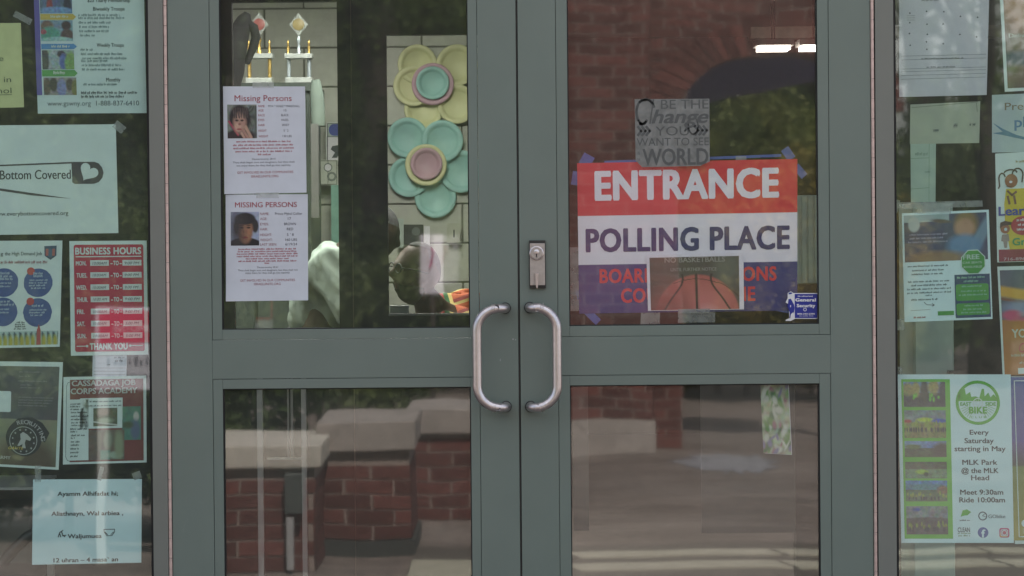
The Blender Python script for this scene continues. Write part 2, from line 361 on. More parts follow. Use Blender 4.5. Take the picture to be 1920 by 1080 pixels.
# ------------------------------------------------------------------ text and flat print
_tc = {}
def tmesh(s, weight=0.0, shear=0.0, space=1.0):
    k = (s, weight, shear, space)
    if k in _tc: return _tc[k]
    k0 = (s, 'plain', shear, space)
    if k0 not in _tc:
        c = bpy.data.curves.new('t', 'FONT'); c.body = s; c.size = 1; c.shear = shear; c.space_character = space
        c.resolution_u = 3
        ob = bpy.data.objects.new('t', c); COL.objects.link(ob)
        bpy.context.view_layer.update()
        me = bpy.data.meshes.new_from_object(ob.evaluated_get(bpy.context.evaluated_depsgraph_get()))
        v = np.array([tuple(x.co)[:2] + (0.0,) for x in me.vertices]) if len(me.vertices) else np.zeros((0, 3))
        f = [tuple(p.vertices) for p in me.polygons]
        bpy.data.objects.remove(ob); bpy.data.curves.remove(c); bpy.data.meshes.remove(me)
        _tc[k0] = (v, f)
    v, f = _tc[k0]
    if weight > 0.004 and len(v):      # bolder strokes: copies shifted by the stroke weight, each a hair nearer
        w = weight; sh = [(0, 0), (w, 0), (-w, 0), (w * .7, w * .6), (-w * .7, w * .6), (w * .7, -w * .6), (-w * .7, -w * .6)]
        if w < .015: sh = [(0, 0), (w, 0), (-w, 0)]
        n = len(v); V = np.concatenate([v + np.array([dx, dy, j]) for j, (dx, dy) in enumerate(sh)]); f = [tuple(i + j * n for i in q) for j in range(len(sh)) for q in f]; v = V
    _tc[k] = (v, f); return _tc[k]
CAPH = float(tmesh('H')[0][:, 1].max())

class Img:
    """a little printed picture: soft shapes painted on a colour grid, 0..1 coordinates, y down"""
    def __init__(s, nx, ny, c): s.nx, s.ny = nx, ny; s.a = np.zeros((ny, nx, 3)); s.a[:] = K(*c); s.X, s.Y = np.meshgrid(np.linspace(0, 1, nx), np.linspace(0, 1, ny))
    def _b(s, m, c): m = np.clip(m, 0, 1)[..., None]; s.a = s.a * (1 - m) + np.array(K(*c)) * m; return s
    def ell(s, cx, cy, rx, ry, c, soft=0.15, rot=0.0):
        dx, dy = s.X - cx, s.Y - cy; co, si = math.cos(rot), math.sin(rot)
        d = np.sqrt(((dx * co + dy * si) / rx) ** 2 + ((-dx * si + dy * co) / ry) ** 2); return s._b((1 + soft / 2 - d) / soft, c)
    def rect(s, x0, y0, x1, y1, c, soft=0.02):
        m = np.minimum(np.minimum(s.X - x0, x1 - s.X), np.minimum(s.Y - y0, y1 - s.Y)) / soft + 0.5; return s._b(m, c)
    def line(s, x0, y0, x1, y1, w, c, soft=0.6):
        dx, dy = x1 - x0, y1 - y0; L2 = dx * dx + dy * dy + 1e-9
        t = np.clip(((s.X - x0) * dx + (s.Y - y0) * dy) / L2, 0, 1)
        d = np.hypot(s.X - x0 - t * dx, s.Y - y0 - t * dy); return s._b((w * (1 + soft / 2) - d) / (w * soft), c)
    def grad(s, c0, c1, y0=0.0, y1=1.0):
        t = np.clip((s.Y - y0) / (y1 - y0), 0, 1)[..., None]; m = (s.Y >= y0)[..., None]
        s.a = np.where(m, np.array(K(*c0)) * (1 - t) + np.array(K(*c1)) * t, s.a); return s
    def mottle(s, amt, cell=4, seed=0):
        r = np.random.RandomState(seed); g = r.rand(s.ny // cell + 2, s.nx // cell + 2, 3) * 0.4 + r.rand(s.ny // cell + 2, s.nx // cell + 2, 1) * 0.6
        yi = s.Y * (g.shape[0] - 1.01); xi = s.X * (g.shape[1] - 1.01); y0 = yi.astype(int); x0 = xi.astype(int); fy = (yi - y0)[..., None]; fx = (xi - x0)[..., None]
        v = (g[y0, x0] * (1 - fx) + g[y0, x0 + 1] * fx) * (1 - fy) + (g[y0 + 1, x0] * (1 - fx) + g[y0 + 1, x0 + 1] * fx) * fy
        s.a = s.a * (1 + (v - 0.5) * 2 * amt); return s
def print_mat():
    m = bpy.data.materials.new('printed_picture'); m.use_nodes = True
    n = m.node_tree.nodes; b = n['Principled BSDF']; b.inputs['Roughness'].default_value = 0.55
    a = n.new('ShaderNodeVertexColor'); a.layer_name = 'ink'; m.node_tree.links.new(a.outputs[0], b.inputs['Base Color']); return m
M_PRINT = print_mat()
def ink(r, g, b): return mat('ink_%d_%d_%d' % (r, g, b), K(r, g, b), 0.6, 0, 0.04, 60)

class Sheet:
    def __init__(s, name, label, cat, quad, y, m=None, group=None, thick=0.0003, sheet=True, outline=None, part='sheet', curl=0.0):
        s.curl = curl
        s.q = [Vector(p) for p in quad]; s.y = y
        s.x0 = (quad[0][0] + quad[3][0]) / 2; s.x1 = (quad[1][0] + quad[2][0]) / 2
        s.y0 = (quad[0][1] + quad[1][1]) / 2; s.y1 = (quad[2][1] + quad[3][1]) / 2
        c = s.p2((s.x0 + s.x1) / 2, (s.y0 + s.y1) / 2)
        s.org = W(c[0], c[1], y)
        s.root = thing(name, label, cat, s.org, group)
        s.org = Vector(s.org)
        s.rng = random.Random(hash_str(label))
        if sheet and curl:
            nx, ny = 11, 16; v = [s.w(s.x0 + (s.x1 - s.x0) * i / (nx - 1), s.y0 + (s.y1 - s.y0) * j / (ny - 1), 0) for j in range(ny) for i in range(nx)]
            g = [(j * nx + i, j * nx + i + 1, (j + 1) * nx + i + 1, (j + 1) * nx + i) for j in range(ny - 1) for i in range(nx - 1)]
            link(part, mesh_of(v, g, smooth=True), s.root, m or M_PAPER)
        elif sheet:
            pts = outline or [(s.x0, s.y0), (s.x1, s.y0), (s.x1, s.y1), (s.x0, s.y1)]
            n = len(pts)
            v = [s.w(x, yy, 0) for x, yy in pts] + [s.w(x, yy, 0) + Vector((0, thick, 0)) for x, yy in pts]
            link(part, mesh_of(v, [tuple(range(n)), tuple(reversed(range(n, 2 * n)))] + [(i, i + n, (i + 1) % n + n, (i + 1) % n) for i in range(n)]), s.root, m or M_PAPER)
    def p2(s, x, y):
        u = (x - s.x0) / (s.x1 - s.x0); v = (y - s.y0) / (s.y1 - s.y0); q = s.q
        return (q[0] * (1 - u) + q[1] * u) * (1 - v) + (q[3] * (1 - u) + q[2] * u) * v
    curl = 0.0
    def w(s, x, y, layer):
        p = s.p2(x, y); q = W(p[0], p[1], s.y - 0.0005 * layer) - s.org
        if s.curl:
            u = (x - s.x0) / (s.x1 - s.x0); v = (y - s.y0) / (s.y1 - s.y0)
            q.y -= s.curl * (0.30 * (1 + math.sin(3.1 * v + 5 * u)) * min(1, v * 3) + 2.6 * max(0, v - .72) ** 2 * 8 * (abs(2 * u - 1) ** 2 + .15))
        return q
    def poly(s, name, polys, m, layer=1):
        v = []; f = []
        for pl in polys:
            i = len(v); v += [s.w(x, y, layer) for x, y in pl]; f.append(tuple(range(i, i + len(pl))))
        o_ = link(name, mesh_of(v, f), s.root, m)
        if len(polys) > 1: o_['kind'] = 'stuff'
        return o_
    def rect(s, name, x0, y0, x1, y1, m, layer=1): return s.poly(name, [[(x0, y0), (x1, y0), (x1, y1), (x0, y1)]], m, layer)
    def rrect(s, name, x0, y0, x1, y1, r, m, layer=1):
        p = []
        for cx, cy, a0 in ((x1 - r, y0 + r, -90), (x1 - r, y1 - r, 0), (x0 + r, y1 - r, 90), (x0 + r, y0 + r, 180)):
            for k in range(5): a = math.radians(a0 + k * 22.5); p.append((cx + r * math.cos(a), cy + r * math.sin(a)))
        return s.poly(name, [p], m, layer)
    def circ(s, name, cx, cy, rx, m, layer=1, ry=None, n=32, rough=0):
        ry = ry or rx
        return s.poly(name, [[(cx + rx * (1 + rough * s.rng.uniform(-1, 1)) * math.cos(2 * math.pi * k / n), cy + ry * math.sin(2 * math.pi * k / n)) for k in range(n)]], m, layer)
    def ring(s, name, cx, cy, r0, r1, m, layer=1, n=40, a0=0, a1=360):
        v = []; f = []
        for k in range(n + 1):
            a = math.radians(a0 + (a1 - a0) * k / n)
            for r in (r0, r1): v.append(s.w(cx + r * math.cos(a), cy + r * math.sin(a), layer))
        for k in range(n): f.append((2 * k, 2 * k + 1, 2 * k + 3, 2 * k + 2))
        return link(name, mesh_of(v, f), s.root, m)
    def strokes(s, name, lines, w, m, layer=1):
        """polylines drawn with width w (px)"""
        polys = []
        for ln in lines:
            for (xa, ya), (xb, yb) in zip(ln[:-1], ln[1:]):
                dx, dy = xb - xa, yb - ya; L = math.hypot(dx, dy) or 1; nx, ny = -dy / L * w / 2, dx / L * w / 2; ex, ey = dx / L * w * .3, dy / L * w * .3
                polys.append([(xa + nx - ex, ya + ny - ey), (xb + nx + ex, yb + ny + ey), (xb - nx + ex, yb - ny + ey), (xa - nx - ex, ya - ny - ey)])
        return s.poly(name, polys, m, layer)
    def text(s, items, m, layer=1, name='lettering'):
        """items: (string, x0, x1, baseline, cap height[, weight, shear, arc])"""
        v = []; f = []
        for it in items:
            st, xa, xb, base, cap = it[:5]; wt = it[5] if len(it) > 5 else 0.0; sh = it[6] if len(it) > 6 else 0.0
            tv, tf = tmesh(st, wt, sh, 1.07 if wt > .03 else 1.0)
            if not len(tv): continue
            mn, mx = tv[:, 0].min(), tv[:, 0].max(); sx = (xb - xa) / (mx - mn); wv = wt * .6 if wt > .015 else 0; sy = cap / (CAPH + 2 * wv)
            i = len(v)
            v += [s.w(xa + (x - mn) * sx, base - (y + wv) * sy, layer + j * .03) for x, y, j in tv]
            f += [tuple(i + k for k in q) for q in tf]
        return link(name, mesh_of(v, f), s.root, m)
    def arc_text(s, st, cx, cy, r, a0, a1, cap, m, layer=1, wt=0.0, inside=False):
        v = []; f = []; n = len(st)
        for k, ch in enumerate(st):
            if ch == ' ': continue
            a = math.radians(a0 + (a1 - a0) * (k + 0.5) / n); tv, tf = tmesh(ch, wt)
            sc = cap / CAPH; mid = (tv[:, 0].min() + tv[:, 0].max()) / 2; i = len(v)
            for x, y, j in tv:
                lx, ly = (x - mid) * sc, y * sc
                if not inside: rr = r + ly; t = a + lx / r
                else: rr = r - ly; t = a - lx / r
                v.append(s.w(cx + rr * math.cos(t), cy + rr * math.sin(t), layer + j * .03))
            f += [tuple(i + q for q in g) for g in tf]
        return link('lettering', mesh_of(v, f), s.root, m)
    def smudge(s, rows, m, layer=1, name='fine_print'):
        """rows of unreadable small print: (x0, x1, y, height)"""
        polys = []
        for xa, xb, y, h in rows:
            x = xa
            while x < xb - 1:
                wl_ = min(s.rng.uniform(3.5, 12), xb - x); e = x + wl_
                while x < e - 0.6:
                    lw = s.rng.uniform(0.7, 1.5); up = h * s.rng.choice((0, 0, 0.35)); dn = h * s.rng.choice((0, 0, 0, 0.25))
                    polys.append([(x, y - h - up), (x + lw, y - h - up), (x + lw, y - h * 0.3), (x, y + dn)])
                    if s.rng.random() < .6: polys.append([(x + lw, y - h * s.rng.choice((1, 0.35))), (x + lw + .8, y - h * .9), (x + lw + .8, y - h * .6), (x + lw, y - h * .7)])
                    x += lw + 0.75
                x = e + 2.0
        o_ = s.poly(name, polys, m, layer); o_['kind'] = 'stuff'; return o_
    def picture(s, x0, y0, x1, y1, img, layer=1, name='picture'):
        v = []
        for j in range(img.ny):
            for i in range(img.nx): v.append(s.w(x0 + (x1 - x0) * i / (img.nx - 1), y0 + (y1 - y0) * j / (img.ny - 1), layer))
        nx = img.nx
        f = [(j * nx + i, j * nx + i + 1, (j + 1) * nx + i + 1, (j + 1) * nx + i) for j in range(img.ny - 1) for i in range(nx - 1)]
        me = mesh_of(v, f); at = me.color_attributes.new('ink', 'FLOAT_COLOR', 'POINT')
        buf = np.ones((img.ny * img.nx, 4), dtype=np.float32); buf[:, :3] = np.clip(img.a.reshape(-1, 3), 0, 1); at.data.foreach_set('color', buf.ravel())
        return link(name, me, s.root, M_PRINT)
    def tape(s, x, y, w, h, ang, m, layer=3):
        a = math.radians(ang); c, n = math.cos(a), math.sin(a)
        pts = [(x + dx * c - dy * n, y + dx * n + dy * c) for dx, dy in ((-w / 2, -h / 2), (w / 2, -h / 2), (w / 2, h / 2), (-w / 2, h / 2))]
        return s.poly('tape', [pts], m, layer)
def hash_str(t):
    h = 7
    for c in t: h = (h * 31 + ord(c)) % 1000003
    return h
def tape_mat(name, col, alpha):
    m = mat(name, col, 0.35, 0, 0.25, 40); b = m.node_tree.nodes['Principled BSDF']; b.inputs['Alpha'].default_value = alpha; return m
M_TAPE = tape_mat('clear_tape', (0.55, 0.58, 0.56), 0.38)
M_BLUETAPE = mat('blue_painter_tape', K(70, 90, 160), 0.6, 0, 0.1, 50)
BLK, GREY = ink(34, 36, 40), ink(110, 112, 116)
REDI = ink(176, 40, 52); WHT = mat('ink_white', (0.74, 0.74, 0.76), 0.6, 0, 0.02)
# ------------------------------------------------------------------ notices on the doors
YB, YF = 0.0285, 0.0172      # taped behind the glass / on its outer face

def face_img(nx, ny, kind):
    if kind == 1:
        im = Img(nx, ny, (120, 128, 118)); im.mottle(0.35, 5, 3)
        for k in range(9): im.line(0.75 + .03 * k, 0.05, 0.6 + 0.05 * k, 0.95, 0.012, (60, 66, 60))
        im.ell(0.42, 0.42, 0.37, 0.42, (42, 36, 36), .25)
        im.ell(0.42, 0.95, 0.55, 0.22, (52, 42, 44), .3)
        im.line(0.05, 0.5, 0.36, 0.9, 0.03, (150, 60, 80))
        im.ell(0.42, 0.55, 0.22, 0.3, (160, 128, 112), .5)
        im.ell(0.36, 0.66, 0.12, 0.12, (182, 148, 130), .6)
        for x in (0.32, 0.5): im.ell(x, 0.47, 0.055, 0.03, (58, 42, 40), .6)
        im.ell(0.41, 0.58, 0.045, 0.035, (130, 92, 80), .8); im.ell(0.4, 0.73, 0.09, 0.028, (150, 82, 80), .5)
        for x in (.2, .27, .36, .44, .53, .6, .66): im.line(x, 0.1, x + .02, 0.34 + .1 * ((x * 37) % 1), 0.012, (84, 74, 70)); im.line(x + .035, 0.1, x + .05, 0.4, 0.014, (64, 54, 52))
        im.line(.62, .66, .8, 0.98, 0.05, (172, 140, 122)); im.line(.55, .78, .7, 1.0, 0.045, (160, 126, 110)); im.line(.48, .85, .58, 1.0, 0.04, (172, 140, 122))
    else:
        im = Img(nx, ny, (150, 160, 182)); im.mottle(0.12, 6, 8)
        im.ell(0.5, 1.02, 0.62, 0.26, (30, 28, 30), .12)
        im.ell(.52, .3, .37, .27, (42, 39, 40), .15); im.ell(.86, .42, .12, .2, (48, 45, 44), .3); im.ell(.2, .44, .09, .15, (52, 48, 46), .3)
        im.ell(0.5, 0.55, 0.27, 0.38, (122, 88, 68), .25); im.ell(0.54, 0.56, 0.2, 0.3, (146, 108, 84), .9)
        im.ell(0.5, 0.28, 0.31, 0.1, (44, 40, 40), .4); im.ell(.51, .2, .36, .17, (42, 39, 40), .3)
        for x in (0.38, 0.63): im.ell(x, 0.47, 0.07, 0.026, (40, 28, 24), .6); im.ell(x, 0.41, 0.085, 0.014, (50, 34, 28), .8)
        im.ell(0.5, 0.6, 0.06, 0.045, (112, 76, 56), .8); im.ell(0.5, 0.6, 0.03, 0.1, (156, 114, 86), .9)
        im.ell(0.5, 0.76, 0.11, 0.03, (128, 66, 62), .5); im.ell(.38, .62, .06, .06, (152, 110, 84), .9); im.ell(.62, .62, .06, .06, (152, 110, 84), .9)
    im.ell(.2, .5, .25, .6, (60, 56, 56), 1.6) if kind == 2 else None
    im.mottle(0.16, 3, 5); im.mottle(.12, 2, 9)
    return im

TXT_RED, TXT_GREY = ink(150, 58, 68), ink(88, 88, 96)
p = Sheet('missing_person_notice', 'upper white notice headed Missing Persons in mixed case, boy with hand at his mouth', 'notice', [(418, 162), (572, 162), (575, 361), (421, 364)], YF, curl=.0022)
p.text([('Missing Persons', 441, 548, 189.5, 11, .004)], TXT_RED)
p.picture(427, 196, 482, 259, face_img(56, 64, 1), name='photo')
lab = ['NAME', 'AGE', 'RACE', 'EYES', 'HAIR', 'HEIGHT', 'WEIGHT']; val = ['MYA * YANEZ * MARSCHALL', '15', 'BLACK', 'HAZEL', 'SANDY', "5 ' 2", '130 LBS']
ys = [201, 209, 218, 227, 236.5, 247, 257.5]; lw = [12, 10, 12, 11, 12, 15, 18]; vw = [(504, 563), (533, 538), (528, 542), (528, 542), (529, 543), (532, 541), (530, 547)]
p.text([(l_, 485, 485 + w_, y, 4) for l_, w_, y in zip(lab, lw, ys)], TXT_RED)
p.text([(l_, w_[0], w_[1], y, 4) for l_, w_, y in zip(val, vw, ys)], TXT_GREY)
p.smudge([(443, 546, 267, 2.6), (437, 551, 273.5, 2.6), (437, 551, 279.5, 2.6), (441, 547, 285.5, 2.6), (483, 506, 291.5, 2.8)], ink(165, 92, 100))
p.text([('Deuteronomy 28:41', 472, 516, 299.5, 3.2), ('Thou shalt beget sons and daughters, but thou shalt', 436, 552, 305.5, 3.2), ('not enjoy them; for they shall go into captivity.', 443, 545, 311.5, 3.2)], TXT_GREY)
p.text([('GET INVOLVED IN OUR COMMUNITIES', 444, 549, 325, 4.2), ('ISRAELUNITE.ORG', 470, 521, 332.5, 4.2)], ink(160, 84, 92))
p.tape(495, 159, 40, 11, 0, M_TAPE)

p = Sheet('missing_person_notice', 'lower white notice headed MISSING PERSONS, teenager in dark hat and hood', 'notice', [(423, 365), (577, 364), (578, 563), (424, 565)], YF - 0.0002, curl=.003)
p.text([('MISSING PERSONS', 441, 557, 388.5, 9.5, .006)], TXT_RED)
p.picture(433, 397, 486, 460, face_img(54, 64, 2), name='photo')
lab = ['NAME:', 'AGE:', 'EYES:', 'HAIR:', 'HEIGHT:', 'WEIGHT:', 'LAST SEEN:']; val = ['Prince Mykol Collier', '17', 'BROWN', 'RED', "5 ' 8", '160 LBS', '6/19/24']
ys = [403, 412.5, 422.5, 432, 442.5, 452, 460.5]; lw = [17, 13, 16, 14, 22, 23, 31]; vw = [(516, 567), (540, 546), (533, 555), (538, 550), (538, 551), (535, 557), (535, 557)]
p.text([(l_, 488, 488 + w_, y, 4.6) for l_, w_, y in zip(lab, lw, ys)], ink(140, 78, 88))
p.text([(l_, w_[0], w_[1], y, 4.6) for l_, w_, y in zip(val, vw, ys)], ink(70, 70, 80))
p.smudge([(447, 555, 468.5, 2.4), (446, 556, 473, 2.4), (444, 558, 477.5, 2.4), (444, 558, 482, 2.4), (461, 541, 486.5, 2.4), (447, 555, 491, 2.4), (496, 507, 495, 2.4)], ink(160, 84, 94))
p.text([('Deuteronomy 28:41', 482, 521, 502.5, 3.2), ('Thou shalt beget sons and daughters, but thou shalt not', 446, 558, 508, 3.2), ('enjoy them; for they shall go into captivity', 460, 543, 513, 3.2)], TXT_GREY)
p.text([('GET INVOLVED IN OUR COMMUNITIES', 450, 553, 527.5, 4.2), ('ISRAELUNITE.ORG', 476, 526, 534.5, 4.2)], ink(150, 80, 90))
p.tape(502, 366, 42, 10, 0, M_TAPE)

# polling place sign
SIGN_W = mat('vinyl_white', (0.82, 0.83, 0.92), 0.35, 0, 0.03, 12); SIGN_R = mat('vinyl_red', K(214, 40, 58), 0.35, 0, 0.05, 12); SIGN_B = mat('vinyl_blue', K(46, 48, 118), 0.35, 0, 0.06, 12)
p = Sheet('polling_sign', 'large red, white and blue ENTRANCE POLLING PLACE sign behind the right door glass', 'sign', [(1082, 306), (1495, 298), (1495, 582), (1086, 588)], YB + 0.004, SIGN_W)
p.rect('red_band', 1084, 302, 1495, 401.5, SIGN_R, 1)
p.rect('blue_band', 1084, 493.5, 1495, 585, SIGN_B, 1)
p.text([('ENTRANCE', 1116, 1461, 373.5, 56, .05)], SIGN_W, 2)
p.text([('POLLING PLACE', 1098, 1481, 470, 44, .042)], ink(34, 38, 104), 2)
p.text([('BOARD OF ELECTIONS', 1123, 1456, 528.5, 26.5, .036), ('COUNTY OF ERIE', 1163, 1416, 566, 27, .036)], ink(214, 48, 62), 2)
for x, y, w, h, a in ((1102, 297, 22, 22, 30), (1080, 330, 12, 26, 10), (1478, 292, 16, 24, -35), (1500, 325, 14, 26, -40), (1092, 562, 20, 44, -12), (1108, 590, 14, 34, -45), (1474, 582, 46, 14, 12), (1300, 298, 330, 5, -1.1)):
    p.tape(x, y, w, h, a, M_BLUETAPE, -1.2)
for x, y, w, h, a in ((1218, 594, 36, 32, 4), (1305, 592, 70, 26, 0), (1078, 520, 20, 120, 0), (1390, 300, 20, 10, 0)):
    p.tape(x, y, w, h, a, M_TAPE, -0.6)

# basketball notice
im = Img(120, 74, (84, 76, 67)); im.mottle(0.18, 9, 4); im.ell(.86, .2, .14, .35, (98, 102, 90), .9)
im.ell(.53, 1.12, .47, .78, (184, 98, 90), .05); im.ell(.6, .95, .26, .34, (208, 126, 118), 1.1); im.ell(.62, 1.1, .12, .16, (218, 160, 156), 1.2); im.ell(.2, 1.15, .25, .5, (140, 76, 70), 1.0)
for cx, s_ in ((.36, -1), (.69, 1)):
    pr = None
    for k in range(16):
        t = k / 15; q = (cx + s_ * (-.03 * math.sin(t * 6.3) * (1 - t) + .24 * t ** 1.5) * 1.0, .33 + .75 * t)
        if pr: im.line(*pr, *q, .011, (60, 38, 36))
        pr = q
im.line(.517, .33, .523, 1.0, .014, (66, 40, 38)); im.line(.545, .36, .55, 1.0, .006, (190, 120, 112))
pr = None
for k in range(17):
    t = k / 16; q = (.26 + .5 * t, .5 - .085 * math.sin(math.pi * t))
    if pr: im.line(*pr, *q, .006, (60, 38, 36))
    pr = q
pr = (.76, .49)
for k in range(1, 9):
    t = k / 8; q = (.76 + .24 * t, .49 + .28 * t ** 1.4); im.line(*pr, *q, .006, (70, 44, 40)); pr = q
p = Sheet('basketball_notice', 'white bordered NO BASKETBALLS notice with an orange ball, over the polling sign', 'notice', [(1212, 478), (1394, 474), (1395, 580), (1215, 583)], YB - 0.001, mat('bright_paper', (.8, .8, .88), .5))
p.picture(1219, 481.5, 1386, 580.5, im)
p.text([('NO BASKETBALLS', 1247, 1360, 491.5, 9.5, .02), ('UNTIL FURTHER NOTICE', 1258, 1344, 508, 6.2, .012)], ink(150, 148, 140), 2)
p.tape(1300, 583, 60, 8, 0, M_TAPE)

# change-the-world decal
M_DEC = tape_mat('frosted_decal', (0.27, 0.28, 0.27), 0.62); M_DECT = mat('decal_letters', (0.085, 0.09, 0.09), 0.6)
p = Sheet('quote_decal', 'square grey BE THE Change decal on the glass above the polling sign', 'decal', [(1191, 186), (1330, 185), (1331, 312), (1193, 314)], YF, M_DEC, thick=0.0001, outline=[(1191, 185.5), (1330.5, 185.5), (1330.5, 304), (1312, 312), (1203, 312.5), (1191, 300)], part='backing')
p.text([('BE THE', 1240, 1329, 204, 17, -.004), ('YOU', 1229, 1292, 254, 17, 0), ('WANT TO SEE', 1193.5, 1329, 273, 14.5, -.002)], M_DECT)
p.text([('WORLD', 1204, 1328, 309.5, 31, .022)], M_DECT)
p.text([('hange', 1222, 1329, 231, 26, .022, 0.28)], M_DECT)
def arcp(cx, cy, rx, ry, a0, a1, n=14, rot=0):
    return [(cx + rx * math.cos(math.radians(a0 + (a1 - a0) * k / n)), cy + ry * math.sin(math.radians(a0 + (a1 - a0) * k / n))) for k in range(n + 1)]
p.strokes('script_stroke', [arcp(1212, 208, 16, 22, -20, -95, 6) + arcp(1208, 210, 14, 23, -80, -250, 12) + arcp(1204, 212, 12, 20, 110, 40, 6)], 4.6, M_DECT)
p.strokes('script_stroke', [[(1226, 187), (1219, 231)], arcp(1300, 236, 9, 16, -60, 200, 14) + [(1284, 246), (1291, 240), (1305, 236)]], 2.6, M_DECT)
p.strokes('arrow_mark', [[(x, 237), (x + 6.5, 245), (x, 253)] for x in (1196, 1204, 1212, 1303, 1311, 1319)], 4.6, M_DECT)
p.text([('IN', 1195, 1199, 290, 7), ('THE', 1194, 1200, 301, 5)], M_DECT)

# security sticker
BLU = mat('sticker_blue', K(30, 44, 140), 0.3, 0, 0.03)
sx = lambda zx: 1180 + zx / 5.0526
sy = lambda zy: 460 + zy / 5.05
out = [(1500, 452), (1530, 436), (1556, 452), (1780, 452), (1790, 462), (1788, 690), (1775, 696), (1570, 695), (1530, 716), (1482, 716), (1480, 706), (1515, 690), (1512, 560), (1480, 540), (1500, 500)]
p = Sheet('security_sticker', 'small blue and white security company sticker at the right pane corner', 'sticker', [(1472, 546), (1535, 546), (1535, 602), (1472, 602)], YF, WHT, thick=0.0002, outline=[(sx(a_), sy(b_)) for a_, b_ in out])
p.poly('blue_field', [[(sx(a_), sy(b_)) for a_, b_ in ((1566, 460), (1776, 460), (1782, 466), (1780, 684), (1774, 688), (1568, 688))]], BLU)
p.poly('guard_figure', [[(sx(a_), sy(b_)) for a_, b_ in ((1508, 510), (1530, 505), (1560, 560), (1566, 590), (1560, 640), (1530, 690), (1516, 690), (1520, 640), (1500, 575))], [(sx(a_), sy(b_)) for a_, b_ in ((1506, 462), (1514, 448), (1534, 444), (1546, 456), (1520, 464))]], BLU)
p.poly('guard_figure', [[(sx(a_), sy(b_)) for a_, b_ in ((1532, 650), (1556, 632), (1556, 668), (1524, 692))], [(sx(a_), sy(b_)) for a_, b_ in ((1524, 566), (1532, 566), (1530, 586), (1524, 586))]], WHT, 2)
p.text([('General', sx(1572), sx(1768), sy(532), 6.2, .05), ('Security', sx(1586), sx(1762), sy(586), 6.0, .045), ('800-343-2390', sx(1592), sx(1758), sy(656), 2.8, .03)], WHT, 2)
p.smudge([(sx(1596), sx(1746), sy(488), 1.8), (sx(1610), sx(1740), sy(672), 1.0)], WHT, 2)
p.ring('emblem', sx(1664), sy(608), 2.2, 3.2, WHT, 2, 16)

# patterned paper hanging low behind the right door
im = Img(44, 96, (150, 168, 140)); im.mottle(0.5, 6, 11); r_ = random.Random(4)
for k in range(60):
    im.ell(r_.random(), r_.random(), r_.uniform(.05, .16), r_.uniform(.02, .07), r_.choice([(90, 140, 70), (180, 190, 175), (70, 110, 70), (150, 110, 120), (195, 205, 190), (110, 150, 90), (120, 120, 150)]), .8, r_.uniform(-1, 1))
p = Sheet('patterned_paper', 'narrow torn paper with green and pink marbling hanging behind the lower right pane', 'paper', [(1428, 722), (1479, 722), (1485, 853), (1434, 850)], YB + .001)
p.picture(1428.5, 722, 1481, 851, im)
M_SHEETD = mat('grey_board', (0.115, 0.105, 0.098), 0.7, 0, 0.1, 6)

# ------------------------------------------------------------------ notices in the left side window
YS = 0.0285
def paper(name, label, cat, quad, dy=0.0, m=None, **k): return Sheet(name, label, cat, quad, YS + dy, m, **k)
M_KHAKI = mat('yellow_paper', (0.56, 0.60, 0.30), 0.8, 0, 0.04, 20)
p = paper('yellow_notice', 'pale yellow notice cut by the left picture edge, top left of the side window', 'notice', [(-110, 44), (39, 43), (45, 201), (-110, 205)], 0, M_KHAKI)
p.text([('the', -20, 7, 115, 10, .004), ('or in', -22, 20, 155, 10.5, .004), ('alcohol', -44, 20, 176, 10.5, .004)], ink(70, 84, 60)); p.strokes('underline', [[(-44, 179), (20, 178.5)]], 1, ink(70, 84, 60))
p.tape(46, 34, 36, 12, 28, M_TAPE)

TEALP = mat('bluish_paper', (0.58, 0.72, 0.70), 0.75, 0, 0.04, 16)
p = paper('troops_flyer', 'pale flyer with a purple edge, four photographs and a phone number', 'flyer', [(62, -60), (269, -60), (275, 212), (71, 213)], .001, TEALP)
p.rect('purple_strip', 66, -58, 76, 178, ink(92, 84, 160))
def kids(seed, bg, figs):
    i_ = Img(60, 40, bg); i_.mottle(.3, 7, seed)
    for cx, cy, rx, ry, c in figs: i_.ell(cx, cy, rx, ry, c, .35)
    return i_.mottle(.45, 3, seed + 1)
p.picture(77, -20, 137, 25, kids(1, (80, 100, 130), [(.3, .8, .1, .5, (140, 60, 60)), (.85, .75, .12, .5, (40, 44, 60)), (.5, .9, .5, .18, (110, 150, 190))]))
p.picture(77, 38, 137, 77, kids(2, (120, 150, 165), [(.2, .3, .2, .3, (120, 96, 80)), (.3, .7, .3, .4, (80, 150, 130)), (.8, .25, .15, .22, (60, 44, 42)), (.82, .7, .2, .3, (90, 70, 66)), (.5, .95, .5, .16, (150, 190, 185)), (.08, .55, .1, .12, (160, 80, 90))]))
p.picture(78, 94, 138, 130, kids(3, (150, 170, 170), [(.05, .5, .16, .8, (56, 60, 66)), (.6, .2, .13, .18, (56, 48, 60)), (.68, .6, .15, .42, (90, 110, 170)), (.9, .7, .2, .6, (120, 160, 90))]))
p.picture(79, 145, 141, 178, kids(4, (140, 140, 140), [(.1, .5, .12, .5, (90, 80, 70)), (.3, .4, .12, .4, (60, 54, 54)), (.55, .6, .14, .5, (120, 130, 180)), (.8, .4, .12, .35, (70, 60, 60)), (.95, .6, .1, .5, (110, 110, 60))]))
for y0, y1, c in ((26, 37, (196, 176, 84)), (82, 92, (76, 140, 190)), (131, 143, (84, 160, 84))):
    p.poly('ribbon', [[(77, y0), (138, y0), (144, (y0 + y1) / 2), (138, y1), (77, y1)]], ink(*c), 2)
p.smudge([(96, 130, 33.5, 4), (96, 130, 89.5, 4), (98, 122, 139.5, 5)], ink(200, 214, 200), 3)
